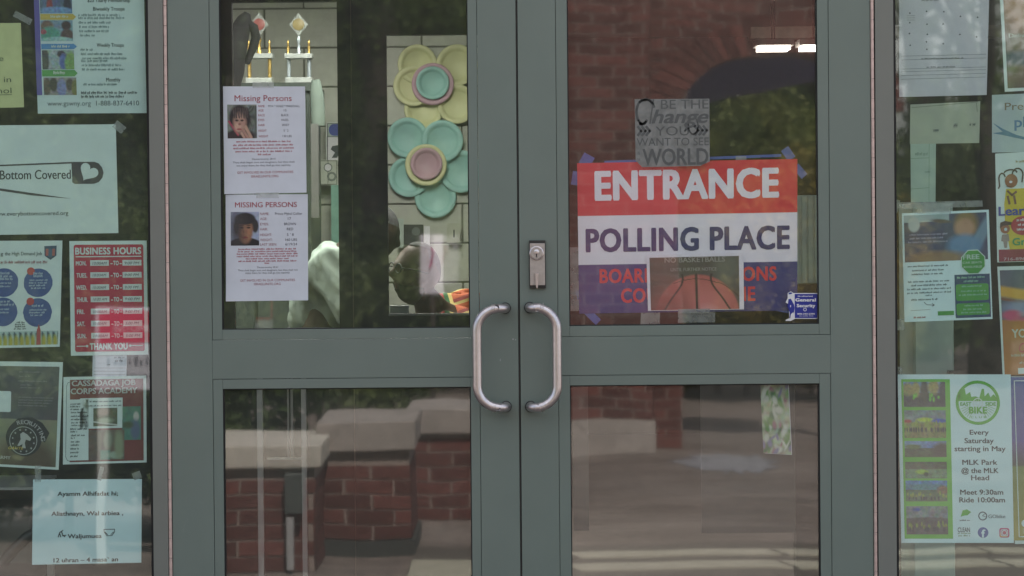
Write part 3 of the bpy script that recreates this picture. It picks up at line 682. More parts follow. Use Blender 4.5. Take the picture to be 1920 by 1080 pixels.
p.text([('Biweekly Troops', 176, 235, 20, 7, .02), ('Weekly Troops', 181, 232, 88, 7, .02), ('Monthly', 197, 224, 153, 7, .02), ('$25 Yearly Membership', 166, 246, 4, 7, .02)], ink(40, 60, 66))
p.text([('www.gswny.org', 85, 167, 198, 9), ('1-888-837-6410', 177, 258, 198, 9)], ink(50, 64, 80))
p.smudge([(148, 226, 31, 4), (148, 234, 36.5, 4), (148, 208, 45, 4), (149, 206, 53, 4), (149, 206, 61, 4), (150, 178, 69, 4), (150, 172, 96, 4), (151, 230, 104, 4), (153, 236, 112, 4), (151, 200, 117, 4), (152, 226, 125, 4), (152, 232, 133, 4), (154, 216, 161, 4)], ink(104, 130, 132))
p.smudge([(149, 255, 177, 4.4), (149, 230, 184, 4.4)], ink(50, 64, 74))

LTP = mat('flyer_paper', (0.66, 0.78, 0.74), 0.75, 0, 0.04, 14)
p = paper('safety_pin_flyer', 'wide white flyer with a big black safety pin and Bottom Covered lettering', 'flyer', [(-120, 236), (217, 233), (222, 437), (-120, 442)], .0005, LTP)
p.text([('Bottom Covered', 0, 133, 336, 17, .012), ('www.everybottomcovered.org', -15, 127, 404, 7.6, .006)], ink(26, 34, 44))
p.poly('safety_pin', [[(-120, 312), (134, 304.5), (150, 304.5), (178, 304.8), (186, 308), (192, 316), (194.5, 325), (192, 335), (185, 343), (176, 346), (140, 346), (135.5, 343), (134.5, 307.5), (-120, 314.5)], [(-120, 332), (0, 352.5), (133, 373.6), (60, 366.5), (0, 357), (-120, 336)]], ink(62, 60, 66))
hp = []
for k in range(28):
    t = 2 * math.pi * k / 28; hx, hy = 16 * math.sin(t) ** 3, -(13 * math.cos(t) - 5 * math.cos(2 * t) - 2 * math.cos(3 * t) - math.cos(4 * t))
    a_ = math.radians(32); hp.append((166 + (hx * math.cos(a_) - hy * math.sin(a_)) * 1.12, 324 + (hx * math.sin(a_) + hy * math.cos(a_)) * 1.12))
p.poly('heart', [hp], LTP, 2)
p.tape(226, 240, 22, 16, 40, M_TAPE)

NVY = ink(48, 78, 140)
p = paper('job_tips_flyer', 'white flyer with blue paint circles, red numbers and a row of pencils', 'flyer', [(-120, 452), (117, 451), (112, 650), (-120, 655)], .0012, LTP)
p.text([('the High Demand Job', 8, 77, 479, 6.6, .014), ('g', 0, 5, 479, 6.6, .014)], ink(40, 60, 70)); p.smudge([(0, 88, 495, 4.5)], ink(150, 96, 104))
p.poly('crest', [[(81, 462), (104, 461), (104, 480), (93, 488), (82, 480)]], ink(40, 70, 100)); p.rect('crest_panel', 84, 467, 101, 480, ink(170, 90, 90), 2); p.rect('crest_panel', 89, 467, 96, 483, ink(60, 90, 120), 3)
for cx, cy in ((7, 530), (71, 531), (6, 585), (71, 587)):
    p.circ('paint_circle', cx, cy, 27, NVY, 1, n=40, rough=.025)
for cx, cy in ((57, 509), (57, 566)): p.circ('number_dot', cx, cy, 7.2, ink(180, 50, 56), 2)
p.smudge([(62, 82, 516, 4), (62, 82, 521, 4), (55, 88, 528, 2.8), (54, 88, 533, 2.8), (54, 86, 538, 2.8), (58, 84, 543, 2.8), (60, 82, 577, 4), (56, 88, 584, 2.8), (55, 86, 589, 2.8), (58, 84, 594, 2.8), (0, 18, 515, 4), (0, 23, 521, 4), (0, 23, 526, 4), (0, 20, 533, 2.8), (0, 20, 539, 2.8), (0, 20, 568, 4), (0, 26, 574, 4), (0, 20, 582, 2.8), (0, 20, 588, 2.8)], ink(170, 190, 206), 3)
im = Img(90, 18, (170, 196, 190)); im.mottle(.06, 4, 3)
for k in range(22): im.line(.02 + k * .047, .18, .03 + k * .047, 1, .012, (56, 96, 80)); im.ell(.035 + k * .047, .8, .018, .5, (176, 170, 60), .7); im.ell(.02 + k * .047, .16, .008, .12, (36, 56, 90), .8)
p.picture(-112, 622, 111, 648, im); p.poly('red_pencil', [[(70, 648), (70.5, 620), (74, 609), (77.5, 620), (78, 648)]], ink(170, 70, 72), 3)
p.smudge([(32, 46, 607, 2.6), (29, 47, 611, 2.6), (29, 48, 615, 2.6), (27, 50, 619, 2.6)], ink(30, 50, 60))

CRM = mat('ink_crimson', K(176, 26, 68), 0.6, 0, 0.04)
p = paper('hours_sign', 'crimson BUSINESS HOURS sign with white boxes for each weekday', 'sign', [(130, 452), (275, 451), (278, 665), (133, 667)], .0006, LTP)
p.rrect('red_panel', 139.5, 458.5, 270, 659, 4, CRM, 1)
BW = mat('ink_offwhite', (0.64, 0.7, 0.68), 0.6)
p.text([('BUSINESS HOURS', 142, 266, 477, 13, .045), ('THANK YOU', 167, 238, 655.5, 12.5, .05)], BW, 2)
p.rect('rule', 143, 480, 266, 482, BW, 2)
rr = [('MON.', 143, 163), ('TUES.', 144, 164), ('WED.', 143, 163), ('THUR.', 144, 165), ('FRI.', 144, 158), ('SAT.', 144, 159), ('SUN.', 144, 161)]
hh = [('10:00AM', '9:00 PM'), ('10:00AM', '9:00 PM'), ('10:00AM', '9:00 PM'), ('10:00 AM', '9:00 PM'), ('10:00AM', '9:00 PM'), ('10:00AM', '5:00 PM'), ('10:00AM', '5:00 PM')]
for k, (t_, a_, b_) in enumerate(rr):
    yc = 493 + k * 22.7
    p.text([(t_, a_, b_, yc + 4.5, 8.5, .035), ('-', 208, 212, yc + 4.5, 9, .03), ('TO', 213, 223.5, yc + 4.5, 8.5, .05), ('-', 225, 229, yc + 4.5, 9, .03)], BW, 2)
    for x0_, x1_, s_ in ((170, 205, hh[k][0]), (230.5, 266, hh[k][1])):
        p.rect('time_box', x0_, yc - 5.4, x1_, yc + 5.2, BW, 2); p.text([(s_, x0_ + 4, x1_ - 4 - (k % 3), yc + 3 - (k % 2) * .6, 5, .0, .25)], ink(70, 60, 80), 3)
p.strokes('rule', [[(143, 648.5), (160, 648.5)], [(245, 648.5), (266, 648.5)]], 1.6, BW, 2); p.circ('rule_dot', 162, 648.5, 2.4, BW, 2, n=12); p.circ('rule_dot', 243, 648.5, 2.4, BW, 2, n=12)

p = paper('receipt_paper', 'small pale form half hidden between the hours sign and the academy flyer', 'paper', [(174, 660), (238, 660), (237, 712), (173, 712)], .0032)
p.smudge([(200, 206, 685, 2), (214, 232, 672, 2.4), (216, 230, 679, 4)], GREY); p.strokes('rule', [[(176, y), (235, y)] for y in (690, 696, 702)], .7, GREY)

# recruiting poster
im = Img(130, 118, (82, 84, 86)); im.mottle(.12, 14, 6); im.a[63:] = np.array(K(134, 138, 112)); im.mottle(.18, 12, 9); im.ell(.75, 1.0, .28, .3, (86, 74, 60), .6); im.ell(.2, .62, .2, .1, (160, 164, 140), 1)
p = paper('recruiting_poster', 'white bordered dark poster with a round RECRUITING badge, lower left', 'poster', [(-120, 676), (118, 679), (110, 881), (-120, 868)], .0015, LTP)
p.picture(-115, 686, 108, 870, im)
p.smudge([(34, 76, 698, 2), (34, 56, 706, 2), (32, 86, 715, 2.4), (37, 58, 722, 2), (37, 72, 727, 2), (34, 98, 745, 2), (34, 98, 750, 2), (34, 94, 755, 2), (34, 86, 760, 2)], ink(128, 130, 132), 2)
p.rrect('code_sticker', -12, 733, 20, 772, 3, LTP, 2)
p.circ('badge', 46, 819, 34, ink(40, 42, 46), 2, n=40); p.poly('badge_banner', [[(22, 795), (34, 783), (60, 780), (80, 790), (94, 808), (86, 826), (66, 812), (40, 800)]], ink(40, 42, 46), 3)
p.ring('badge_ring', 45, 824, 25, 26.3, ink(170, 176, 172), 4)
p.arc_text('RECRUITING', 46, 826, 33, -112, -5, 7.5, ink(170, 172, 168), 4, .02)
st = []
for k in range(12):
    a_ = 2 * math.pi * k / 12 + .2; cx, cy = 45 + 20.5 * math.cos(a_), 824 + 20.5 * math.sin(a_)
    st.append([(cx + (2.4 if j % 2 == 0 else 1.0) * math.sin(math.pi * j / 5), cy - (2.4 if j % 2 == 0 else 1.0) * math.cos(math.pi * j / 5)) for j in range(10)])
p.poly('star', st, ink(170, 176, 172), 4)
p.poly('badge_figure', [[(34, 834), (40, 822), (39, 812), (44, 808), (52, 812), (60, 820), (58, 824), (50, 822), (48, 828), (50, 838), (42, 838), (44, 830), (38, 834)]], ink(180, 184, 178), 4)
p.text([('GANTE', 17, 46, 841, 5, .02, .3)], ink(190, 170, 70), 5); p.text([('ARMY', -4, 22, 860, 6, .03)], ink(176, 180, 172), 4)

# academy flyer
p = paper('academy_flyer', 'white bordered maroon CASSADAGA JOB CORPS ACADEMY flyer', 'flyer', [(119, 707), (274, 704), (275, 867), (118, 871)], .0018, LTP)
im = Img(100, 110, (118, 56, 56)); im.mottle(.12, 16, 2); p.picture(131, 711, 269, 865, im)
p.strokes('border_line', [[(136, 714), (127, 716), (124.5, 722), (123.5, 855), (127, 862), (140, 864)]], .9, ink(80, 100, 104))
p.rect('text_panel', 131, 748, 166, 862, LTP, 2); p.rect('text_panel', 150, 746, 230, 803, LTP, 2)
p.text([('CASSADAGA JOB', 134, 254.5, 723, 10.5, .03), ('CORPS ACADEMY', 132, 258, 738, 10.8, .03)], ink(186, 192, 186), 2)
im = Img(60, 40, (92, 96, 76)); im.mottle(.6, 5, 21); im.ell(.4, .2, .25, .25, (150, 130, 116), .7); im.line(0, .75, 1, .95, .04, (190, 200, 190)); im.ell(.5, .7, .3, .15, (160, 176, 150), .8); p.picture(175, 765, 220, 799, im, 3)
im = Img(50, 60, (84, 128, 110)); im.mottle(.3, 7, 22); im.ell(.75, .3, .15, .14, (190, 190, 180), .5); im.ell(.7, .7, .25, .3, (90, 104, 130), .6); im.ell(.3, .55, .3, .1, (70, 84, 60), .8); p.picture(229, 763, 264, 826, im, 2)
im = Img(70, 66, (104, 92, 82)); im.mottle(.35, 8, 23); im.ell(.55, .35, .12, .3, (130, 140, 120), .7); im.ell(.3, .35, .08, .3, (120, 110, 96), .7); im.rect(.33, .68, .6, 1, (90, 140, 124), .05); im.ell(.75, .85, .2, .12, (150, 170, 150), .6); im.ell(.85, .5, .12, .5, (140, 150, 120), .8); p.picture(166, 806, 233, 862, im, 3)
p.smudge([(132, 153, 758, 2.6), (132, 150, 763, 2.6), (132, 160, 768, 2.6), (133, 164, 774, 2.6), (133, 166, 781, 2.6), (133, 162, 787, 2.6), (134, 163, 793, 2.6), (134, 152, 798, 2.6), (132, 164, 805, 2.6), (132, 145, 810, 2.8), (133, 159, 817, 2.8), (133, 140, 822, 2.8), (133, 150, 829, 2.8), (133, 148, 835, 2.8), (132, 149, 842, 2.8), (132, 148, 849, 2.8), (132, 146, 856, 2.8), (168, 228, 754, 2.2), (166, 228, 762, 2.2)], ink(60, 72, 72), 3)

CY = mat('cyan_paper', (0.68, 0.86, 0.88), 0.75, 0, 0.03, 14)
p = paper('diaper_hours_notice', 'pale blue Ayamm Alhifadat notice low in the left side window', 'notice', [(62, 899), (266, 898), (265, 1055), (60, 1059)], 0.0004, CY)
DK = ink(44, 50, 54)
p.text([('Ayamm Alhifadat hi;', 107, 221, 929.5, 8, .026), ('Aliathnayn, Wal arbiea ,', 96, 231, 966.5, 8, .026), ('Waljumuea', 127, 191, 1009, 8, .026), ('12 uhran \u2013 4 masa` an', 101, 222, 1053.5, 8, .026)], DK)
p.strokes('crawling_figure', [[(118, 994), (112, 998), (109.5, 1006)], [(112, 999), (114, 1006)], [(116, 997), (118, 1004), (124, 1003)], [(119, 1003), (122, 1006)]], 1.8, DK)
p.strokes('diaper_drawing', [[(195, 993), (215, 993), (215, 998), (210, 1005), (201, 1005), (195.5, 998), (195, 993)], [(197, 998), (202, 1003)], [(213, 998), (208, 1003)]], 1.2, DK)
p.tape(188, 888, 8, 26, 12, M_TAPE); p.tape(256, 892, 16, 14, -20, M_TAPE); p.tape(70, 888, 12, 30, 0, M_TAPE)

# ------------------------------------------------------------------ notices in the right side window
CHP = mat('lavender_paper', (0.58, 0.58, 0.62), 0.75, 0, 0.04, 14)
p = paper('dot_chart', 'large lavender sheet with rows of dots and thin ruled lines, top of right window', 'chart', [(1686, -60), (1856, -60), (1850, 178), (1686, 182)], .0006, CHP)
r_ = random.Random(9)
for x, yl in ((1706, (24, 42, 62, 84)), (1738, (21, 45, 64, 78, 92)), (1769, (22, 45, 82)), (1800, (31, 65)), (1832, (33, 70))):
    for y in yl: p.circ('dot', x + r_.uniform(-1, 1), y, 1.5, ink(70, 74, 80), 1, n=10)
p.strokes('ruled_line', [[(1700, y), (1715, y)] for y in (29, 33, 37)] + [[(1690, y), (1850, y - 1)] for y in (104, 111, 128, 133, 140, 147)], .7, ink(128, 132, 134))
p.smudge([(1728, 1808, 111, 2.4), (1738, 1792, 127, 2.4), (1728, 1760, 2, 4)], GREY)
GRP = mat('greenish_paper', (0.38, 0.42, 0.33), 0.75, 0, 0.05, 14)
p = paper('folded_form', 'greenish folded form hanging below the dot chart', 'form', [(1707, 196), (1838, 190), (1836, 268), (1706, 270)], .0022, GRP)
p.smudge([(1750, 1760, 247, 5), (1788, 1796, 240, 6), (1818, 1828, 238, 5)], ink(80, 90, 88)); p.strokes('fold_line', [[(1710, 199), (1832, 194)], [(1830, 196), (1832, 212)]], 1, ink(110, 120, 100))
p = paper('narrow_form', 'narrow pale green strip of forms under the folded form', 'form', [(1707, 262), (1755, 262), (1754, 379), (1708, 380)], .0026, mat('mint_paper', (0.37, 0.48, 0.40), 0.75, 0, 0.05))
p.strokes('fold_line', [[(1708, 297), (1742, 296)], [(1708, 354), (1742, 352)], [(1742, 270), (1742, 378)]], .9, ink(120, 150, 132)); p.smudge([(1716, 1740, 292, 5), (1734, 1744, 324, 2.6)], ink(120, 146, 132))

im = Img(60, 100, (112, 102, 80)); im.mottle(.5, 9, 31); im.ell(.35, .3, .4, .22, (170, 128, 96), .7); im.ell(.3, .75, .5, .06, (66, 84, 96), .7); im.ell(.6, .1, .5, .06, (70, 90, 70), .6)
p = paper('photo_poster', 'white bordered brown photograph poster at the top right picture edge', 'poster', [(1872, -60), (2010, -60), (2012, 166), (1884, 172)], .0006, LTP)
p.picture(1884, -58, 2000, 163, im); p.text([('Delivering', 1891, 1950, 69, 7, .012)], ink(170, 184, 170), 2)
p = paper('prenatal_poster', 'pale blue poster with brown and blue words and a flowing blue ribbon', 'poster', [(1860, 178), (2010, 172), (2012, 284), (1860, 286)], .0016, mat('pale_blue_paper', (0.42, 0.52, 0.52), 0.75, 0, .08, 12))
p.text([('Prenatal', 1884, 1970, 205, 14, .006)], ink(120, 112, 84)); p.text([('ph', 1902, 1932, 238, 20, .02)], ink(76, 120, 160))
p.poly('ribbon_drawing', [[(1861, 228), (1880, 240), (1905, 252), (1940, 262), (1940, 266), (1905, 258), (1880, 252), (1861, 248), (1880, 246)]], ink(76, 124, 150))
# learn and grow poster
p = paper('children_poster', 'white and yellow Learn Grow poster with two cartoon children', 'poster', [(1866, 288), (2010, 280), (2012, 488), (1870, 492)], .001, LTP)
YEL, BRN, DBR = ink(206, 186, 50), ink(150, 96, 62), ink(78, 56, 44)
p.poly('yellow_shape', [[(1887, 352), (1930, 352), (2005, 352), (2005, 466), (1892, 466), (1884, 420), (1883, 380)]], YEL)
p.circ('girl_head', 1897, 337, 12, BRN, 2, ry=13); p.strokes('girl_braid', [arcp(1880, 332, 6, 10, -20, -180, 8) + [(1875, 346), (1873, 350)], arcp(1909, 326, 10, 12, -170, 20, 10) + [(1917, 340)], arcp(1896, 322, 12, 6, -170, -10, 8)], 2.6, DBR, 3)
p.circ('eye', 1896, 339, 3, WHT, 3, ry=2.4, n=14); p.strokes('smile', [arcp(1893, 345, 6, 3, 20, 150, 6)], 1, DBR, 3)
p.strokes('girl_body', [[(1890, 356), (1898, 364), (1906, 358)], [(1890, 366), (1893, 380)], [(1902, 366), (1904, 380)]], 4, ink(120, 84, 70), 3)
p.circ('boy_head', 1884, 427, 9, BRN, 2, ry=9); p.poly('boy_hair', [[(1874, 426), (1875, 415), (1884, 412), (1897, 415), (1895, 420), (1880, 421)]], DBR, 3); p.circ('eye', 1885, 428, 3, ink(190, 210, 214), 3, n=12)
p.poly('boy_body', [[(1878, 438), (1890, 437), (1892, 450), (1888, 451), (1887, 463), (1882, 463), (1880, 451), (1876, 450)]], ink(150, 140, 130), 2)
p.text([('Learn', 1872, 1934, 402, 17, .03)], ink(60, 70, 150), 4); p.text([('Grow', 1897, 1950, 459, 14, .03)], ink(70, 150, 90), 4)
p.circ('red_badge', 1918, 422, 23, ink(170, 48, 60), 3, ry=18); p.smudge([(1906, 1935, 414, 4), (1908, 1935, 423, 4), (1906, 1930, 432, 4)], WHT, 4)
p.rect('red_footer', 1871, 466, 2005, 489, ink(140, 42, 62), 1); p.text([('716-896-7470', 1880, 1950, 487, 5.5, .02)], ink(190, 160, 170), 2); p.smudge([(1906, 1940, 304, 4)], ink(170, 160, 110))

# car seat flyer
p = paper('car_seat_flyer', 'white flyer with a sleeping child photograph and green FREE octagon', 'flyer', [(1691, 400), (1854, 393), (1861, 598), (1696, 604)], .0012, CY)
im = Img(110, 62, (60, 66, 96)); im.a[:10, :60] = np.array(K(160, 180, 180)); im.mottle(.2, 10, 41); im.ell(.75, .22, .14, .28, (130, 104, 60), .5); im.ell(.73, .32, .12, .2, (176, 132, 104), .5); im.ell(.92, .5, .07, .6, (110, 140, 160), .6, .3)
im.ell(.72, .7, .2, .25, (90, 130, 170), .5); im.ell(.4, .93, .35, .14, (140, 110, 84), .7); im.ell(.12, .2, .07, .16, (180, 190, 188), .3); im.ell(.45, .15, .12, .04, (96, 84, 70), .6, .2)
p.picture(1697, 401, 1853, 489, im)
p.smudge([(1707, 1778, 440, 3), (1707, 1770, 447, 3), (1704, 1778, 454, 3)], ink(150, 150, 176), 2)
p.poly('octagon', [[(1825 + 24.5 * math.cos(math.radians(22.5 + 45 * k)), 493 + 24.5 * math.sin(math.radians(22.5 + 45 * k))) for k in range(8)]], LTP, 2)
p.poly('octagon', [[(1825 + 23 * math.cos(math.radians(22.5 + 45 * k)), 493 + 23 * math.sin(math.radians(22.5 + 45 * k))) for k in range(8)]], ink(64, 150, 62), 3)
p.text([('FREE', 1806, 1837, 488, 9, .03), ('CAR SEATS', 1805, 1841, 496, 4, .02), ('AVAILABLE!', 1806, 1841, 504, 4, .02)], ink(180, 206, 190), 4)
p.smudge([(1702, 1777, 499, 2.8), (1710, 1772, 507, 2.8), (1709, 1770, 514, 2.8), (1702, 1780, 528, 2.8), (1708, 1774, 535, 2.8), (1700, 1782, 542, 2.8), (1700, 1782, 549, 2.8), (1734, 1746, 554, 2.4), (1707, 1756, 562, 3)], ink(70, 92, 100))
p.strokes('arrow_drawing', [[(1731, 565), (1736, 570), (1749, 571)], [(1746, 568), (1750, 571), (1746, 573)]], 1, DK); p.smudge([(1711, 1734, 595, 2.6)], ink(150, 40, 60)); p.strokes('ruled_line', [[(1706, 580), (1742, 579)]], .6, GREY)
p.rect('blue_panel', 1789, 516, 1855, 597, ink(36, 66, 104), 1); p.rrect('green_panel', 1791, 534, 1852, 565, 4, ink(64, 150, 62), 2); p.rrect('green_panel', 1791, 570, 1853, 592, 4, ink(64, 150, 62), 2); p.rect('green_button', 1756, 583, 1786, 591, ink(64, 150, 62), 1)
p.smudge([(1794, 1846, 524, 3.4), (1806, 1834, 531, 3.4), (1802, 1840, 540, 2.6), (1800, 1846, 549, 2.6), (1796, 1850, 556, 2.6), (1806, 1840, 576, 2.6), (1804, 1840, 583, 2.6), (1800, 1846, 589, 2.6)], ink(140, 190, 170), 3)

# orange poster
im = Img(70, 110, (176, 116, 50)); im.a[:52] = np.array(K(84, 92, 104)); im.mottle(.2, 12, 51)
im.line(.0, .2, 1, .32, .05, (206, 160, 50)); im.line(.55, .0, 1, .18, .05, (206, 150, 40)); im.line(0, .27, 1, .4, .012, (120, 70, 40)); im.ell(.3, .36, .3, .06, (130, 140, 170), .8)
im.ell(.15, .43, .14, .05, (190, 70, 110), .6); im.ell(.6, .42, .3, .035, (180, 160, 170), .8); im.ell(.5, .47, .3, .02, (190, 70, 110), .8)
p = paper('orange_poster', 'orange poster with yellow measuring tapes and the word YOUR', 'poster', [(1870, 500), (2010, 496), (2014, 700), (1880, 704)], .0014, LTP)
p.picture(1879, 505, 2008, 702, im); p.text([('YOUR', 1896, 1950, 632, 16, .03)], ink(196, 200, 180), 2); p.text([('Children', 1908, 1970, 660, 18, .02, .3)], ink(170, 50, 40), 2); p.smudge([(1893, 1940, 668, 4), (1908, 1940, 682, 4)], ink(190, 190, 160), 2); p.rect('label_box', 1905, 689, 1960, 700, LTP, 2)

# bike ride poster
GRN, LG = ink(104, 186, 66), ink(86, 176, 60)
p = paper('bike_ride_poster', 'pale blue Every Saturday bike ride poster with a green photo strip and round logo', 'poster', [(1683, 702), (1895, 702), (1901, 1018), (1690, 1018)], .0002, CY)
p.rect('green_strip', 1693, 711, 1784, 1010, GRN)
def ph(seed, top, bot, figs):
    i_ = Img(56, 34, bot); i_.a[:15] = np.array(K(*top)); i_.mottle(.35, 5, seed)
    for f_ in figs: i_.ell(*f_, .5)
    return i_.mottle(.5, 2, seed + 1)
r_ = random.Random(3)
yb = lambda n, y, c=(140, 156, 66): [(r_.random(), y + r_.uniform(-.1, .1), r_.uniform(.012, .03), r_.uniform(.05, .11), c) for _ in range(2 * n)] + [(r_.random(), y + .16, .015, .09, (50, 56, 70)) for _ in range(2 * n)]
pics = [(716, 763, ph(61, (110, 150, 190), (64, 74, 80), [(.1, .3, .15, .25, (140, 140, 84)), (.3, .3, .1, .3, (150, 146, 84)), (.5, .35, .1, .45, (70, 74, 70)), (.72, .2, .14, .3, (160, 150, 96)), (.95, .3, .1, .4, (60, 70, 80))] + yb(4, .62, (110, 200, 60)))),
        (769, 821, ph(62, (120, 140, 140), (140, 140, 90), [(.5, .35, .2, .08, (180, 200, 50)), (.85, .38, .18, .07, (50, 90, 190)), (.08, .4, .1, .06, (170, 60, 60))] + yb(16, .55))),
        (827, 857, ph(63, (100, 140, 180), (70, 84, 66), [(.9, .6, .25, .5, (60, 56, 54)), (.2, .35, .2, .14, (80, 110, 60))])),
        (866, 897, ph(64, (80, 90, 74), (110, 140, 110), [(.4, .6, .15, .14, (150, 190, 50)), (.5, .75, .06, .14, (40, 60, 40))])),
        (901, 940, ph(65, (96, 140, 190), (96, 116, 90), [(.5, .3, .5, .14, (90, 140, 150)), (.9, .45, .15, .2, (140, 110, 90))] + yb(8, .7))),
        (949, 1002, ph(66, (130, 140, 140), (90, 84, 90), [(.25, .12, .1, .06, (60, 90, 170)), (.5, .45, .5, .06, (90, 90, 90))] + yb(8, .66)))]
for a_, b_, i_ in pics: p.picture(1697, a_, 1775, b_, i_, 2, 'photo')
cx, cy = 1835.5, 755
p.ring('logo_ring', cx, cy, 36, 41.5, LG)
sk = [(cx - 37, cy - 3)]; a0s = [(-36, -14), (-28, -26), (-24, -26), (-22, -15), (-14, -20), (-12, -11), (-4, -12), (3, -9), (8, -26), (12, -26), (13, -12), (20, -19), (24, -10), (30, -16), (36, -8)]
sk += [(cx + a_, cy + b_) for a_, b_ in a0s] + [(cx + 37, cy - 3)]
p.poly('skyline', [sk], LG); p.ring('wheel', cx, cy + 1, 8, 9.6, LTP, 2); p.ring('wheel', cx, cy + 1, 3, 4, LTP, 2, 20)
p.strokes('spoke', [[(cx + 3.5 * math.cos(k * .7), cy + 1 + 3.5 * math.sin(k * .7)), (cx + 9 * math.cos(k * .7), cy + 1 + 9 * math.sin(k * .7))] for k in range(9)], .6, LTP, 3)
p.text([('EAST', cx - 33, cx - 12, cy + 6, 7, .03), ('SIDE', cx + 14, cx + 34, cy + 6, 7, .03), ('BIKE', cx - 17, cx + 17, cy + 20.5, 13, .05), ('C L U B', cx - 14, cx + 15, cy + 29, 4, .01)], LG, 2)
p.strokes('ray', [[(cx + 20 * math.cos(t), cy + 20 * math.sin(t)), (cx + 34 * math.cos(t), cy + 34 * math.sin(t))] for t in [math.radians(q) for q in (20, 28, 36, 44, 52, 60, 120, 128, 136, 144, 152, 160)]], .7, LG, 2)
def serif(items, m):
    for it in items:
        st_, xa, xb, base, cap = it; p.text([(st_, xa, xb, base, cap, .022)], m)
        tv, tf = tmesh(st_, .010); mn, mx = tv[:, 0].min(), tv[:, 0].max()
serif([('Every', 1819, 1855, 815, 9), ('Saturday', 1809, 1864, 831, 9.5), ('starting in May', 1790, 1886, 846, 9.5), ('MLK Park', 1804, 1870, 871.5, 9.5), ('@ the MLK', 1802, 1872, 887, 9.5), ('Head', 1820, 1854, 900.5, 9.5), ('Meet 9:30am', 1799, 1880, 927.5, 9.5), ('Ride 10:00am', 1797, 1883, 942, 9.5)], ink(46, 56, 62))
p.poly('leaf_logo', [[(1800, 966), (1803, 957), (1811, 955), (1819, 960), (1812, 966), (1804, 967), (1799, 969)]], LG); p.smudge([(1797, 1816, 977, 2)], DK)
p.ring('wheel_logo', 1840.5, 967.5, 6.4, 8.4, ink(60, 84, 100)); p.strokes('spoke', [[(1840, 967), (1845, 963)], [(1840, 967), (1846, 969)]], 1, ink(60, 84, 100)); p.text([('GObike', 1851, 1883, 971.5, 6.5, .012)], ink(60, 84, 100))
p.text([('CLEAN', 1793, 1816, 998, 9, .02)], ink(50, 66, 72)); p.smudge([(1793, 1816, 1001.5, 2), (1794, 1816, 1006, 2.4)], ink(120, 150, 110))
p.circ('round_logo', 1840.5, 998.5, 10, ink(56, 88, 158)); p.text([('f', 1837, 1845, 1008, 15, .04)], CY, 2)
p.rrect('camera_logo', 1871, 990, 1890, 1008, 4, ink(190, 70, 120)); p.poly('camera_logo', [[(1872, 1007), (1872, 999), (1880, 1004), (1889, 1007)]], ink(220, 150, 80), 2); p.ring('camera_lens', 1880.5, 999, 3.6, 5, CY, 3, 20); p.rrect('camera_frame', 1873.6, 992.6, 1887.4, 1005.4, 3, CY, 2.2); p.rrect('camera_frame', 1874.8, 993.8, 1886.2, 1004.2, 2.4, ink(196, 84, 110), 2.6)
im = Img(30, 90, (44, 84, 150)); im.grad((40, 84, 150), (92, 84, 150), 0, .4); im.grad((92, 74, 140), (80, 80, 60), .4, .55); im.grad((110, 130, 60), (160, 150, 60), .55, 1)
p = paper('sunset_poster', 'blue to olive poster cut off at the lower right picture edge', 'poster', [(1896, 706), (2012, 706), (2014, 1019), (1903, 1020)], .002, LTP)
p.picture(1897, 707, 2009, 1013, im); p.strokes('frame_line', [[(1960, 714), (1905, 714), (1908, 1006), (1960, 1006)]], 1.6, LTP, 2); p.circ('round_mark', 1920, 981, 7, LTP, 2); p.rect('label_box', 1915, 990, 1960, 1000, ink(170, 170, 110), 2)
for x, y, w, h, a_ in ((1694, 386, 30, 24, 15), (1770, 392, 60, 20, 0), (1700, 610, 16, 20, 0), (1693, 696, 14, 16, 0), (1756, 386, 200, 12, -2)):
    p.tape(x, y, w, h, a_, M_TAPE)
# ------------------------------------------------------------------ room behind the left door
YP = 2.0
M_BRONZE = mat('dark_bronze', (0.022, 0.024, 0.022), 0.6, 0.2, 0.1)
M_WHITEM = mat('white_metal', (0.6, 0.6, 0.58), 0.4, 0, 0.05)
def P(px, py, y): return W(px, py, y)
pt = thing('inner_partition', 'dark bronze inner partition with two tall windows behind the left door', 'partition', (P(680, 540, YP).x, YP, 0))
o = Vector(pt.location)
a0, a1, b0, b1 = P(437, 300, YP).x, P(634, 300, YP).x, P(726, 300, YP).x, P(960, 300, YP).x
xl, xr = -4.19, P(1045, 300, YP).x
za1, za0, zb1, zb0 = P(530, 3, YP).z, P(530, 640, YP).z, P(800, 65, YP).z, P(800, 588, YP).z
def pb(n_, x0, x1, z0, z1, y0=YP, y1=YP + .05): MB(o).box(x0, x1, y0, y1, z0, z1).build(n_, M_BRONZE, pt)
pb('panel', xl, a0, .013, 2.79); pb('panel', a1, b0, .013, 2.79); pb('panel', b1, xr, .013, 2.79)
pb('panel', a0, a1, .013, za0); pb('panel', a0, a1, za1, 2.79); pb('panel', b0, b1, .013, zb0); pb('panel', b0, b1, zb1, 2.79)
xs = P(660, 300, YP).x
MB(o).box(xs - .0015, xs + .0015, YP - .003, YP - .0003, .02, 2.78).build('seam', mat('seam_strip', (0.10, 0.075, 0.06), 0.6), pt)
MB(o).box(b0, b1, YP - .006, YP + .02, zb0 - .006, zb0).build('sill', mat('sill_metal', (0.3, 0.32, 0.3), 0.4), pt)
for x0, x1, z0, z1 in ((a0, a1, za0, za1), (b0, b1, zb0, zb1)): MB(o).box(x0 + .001, x1 - .001, YP + .03, YP + .034, z0 + .001, z1 - .001).build('window_pane', M_GLASS_I, pt)

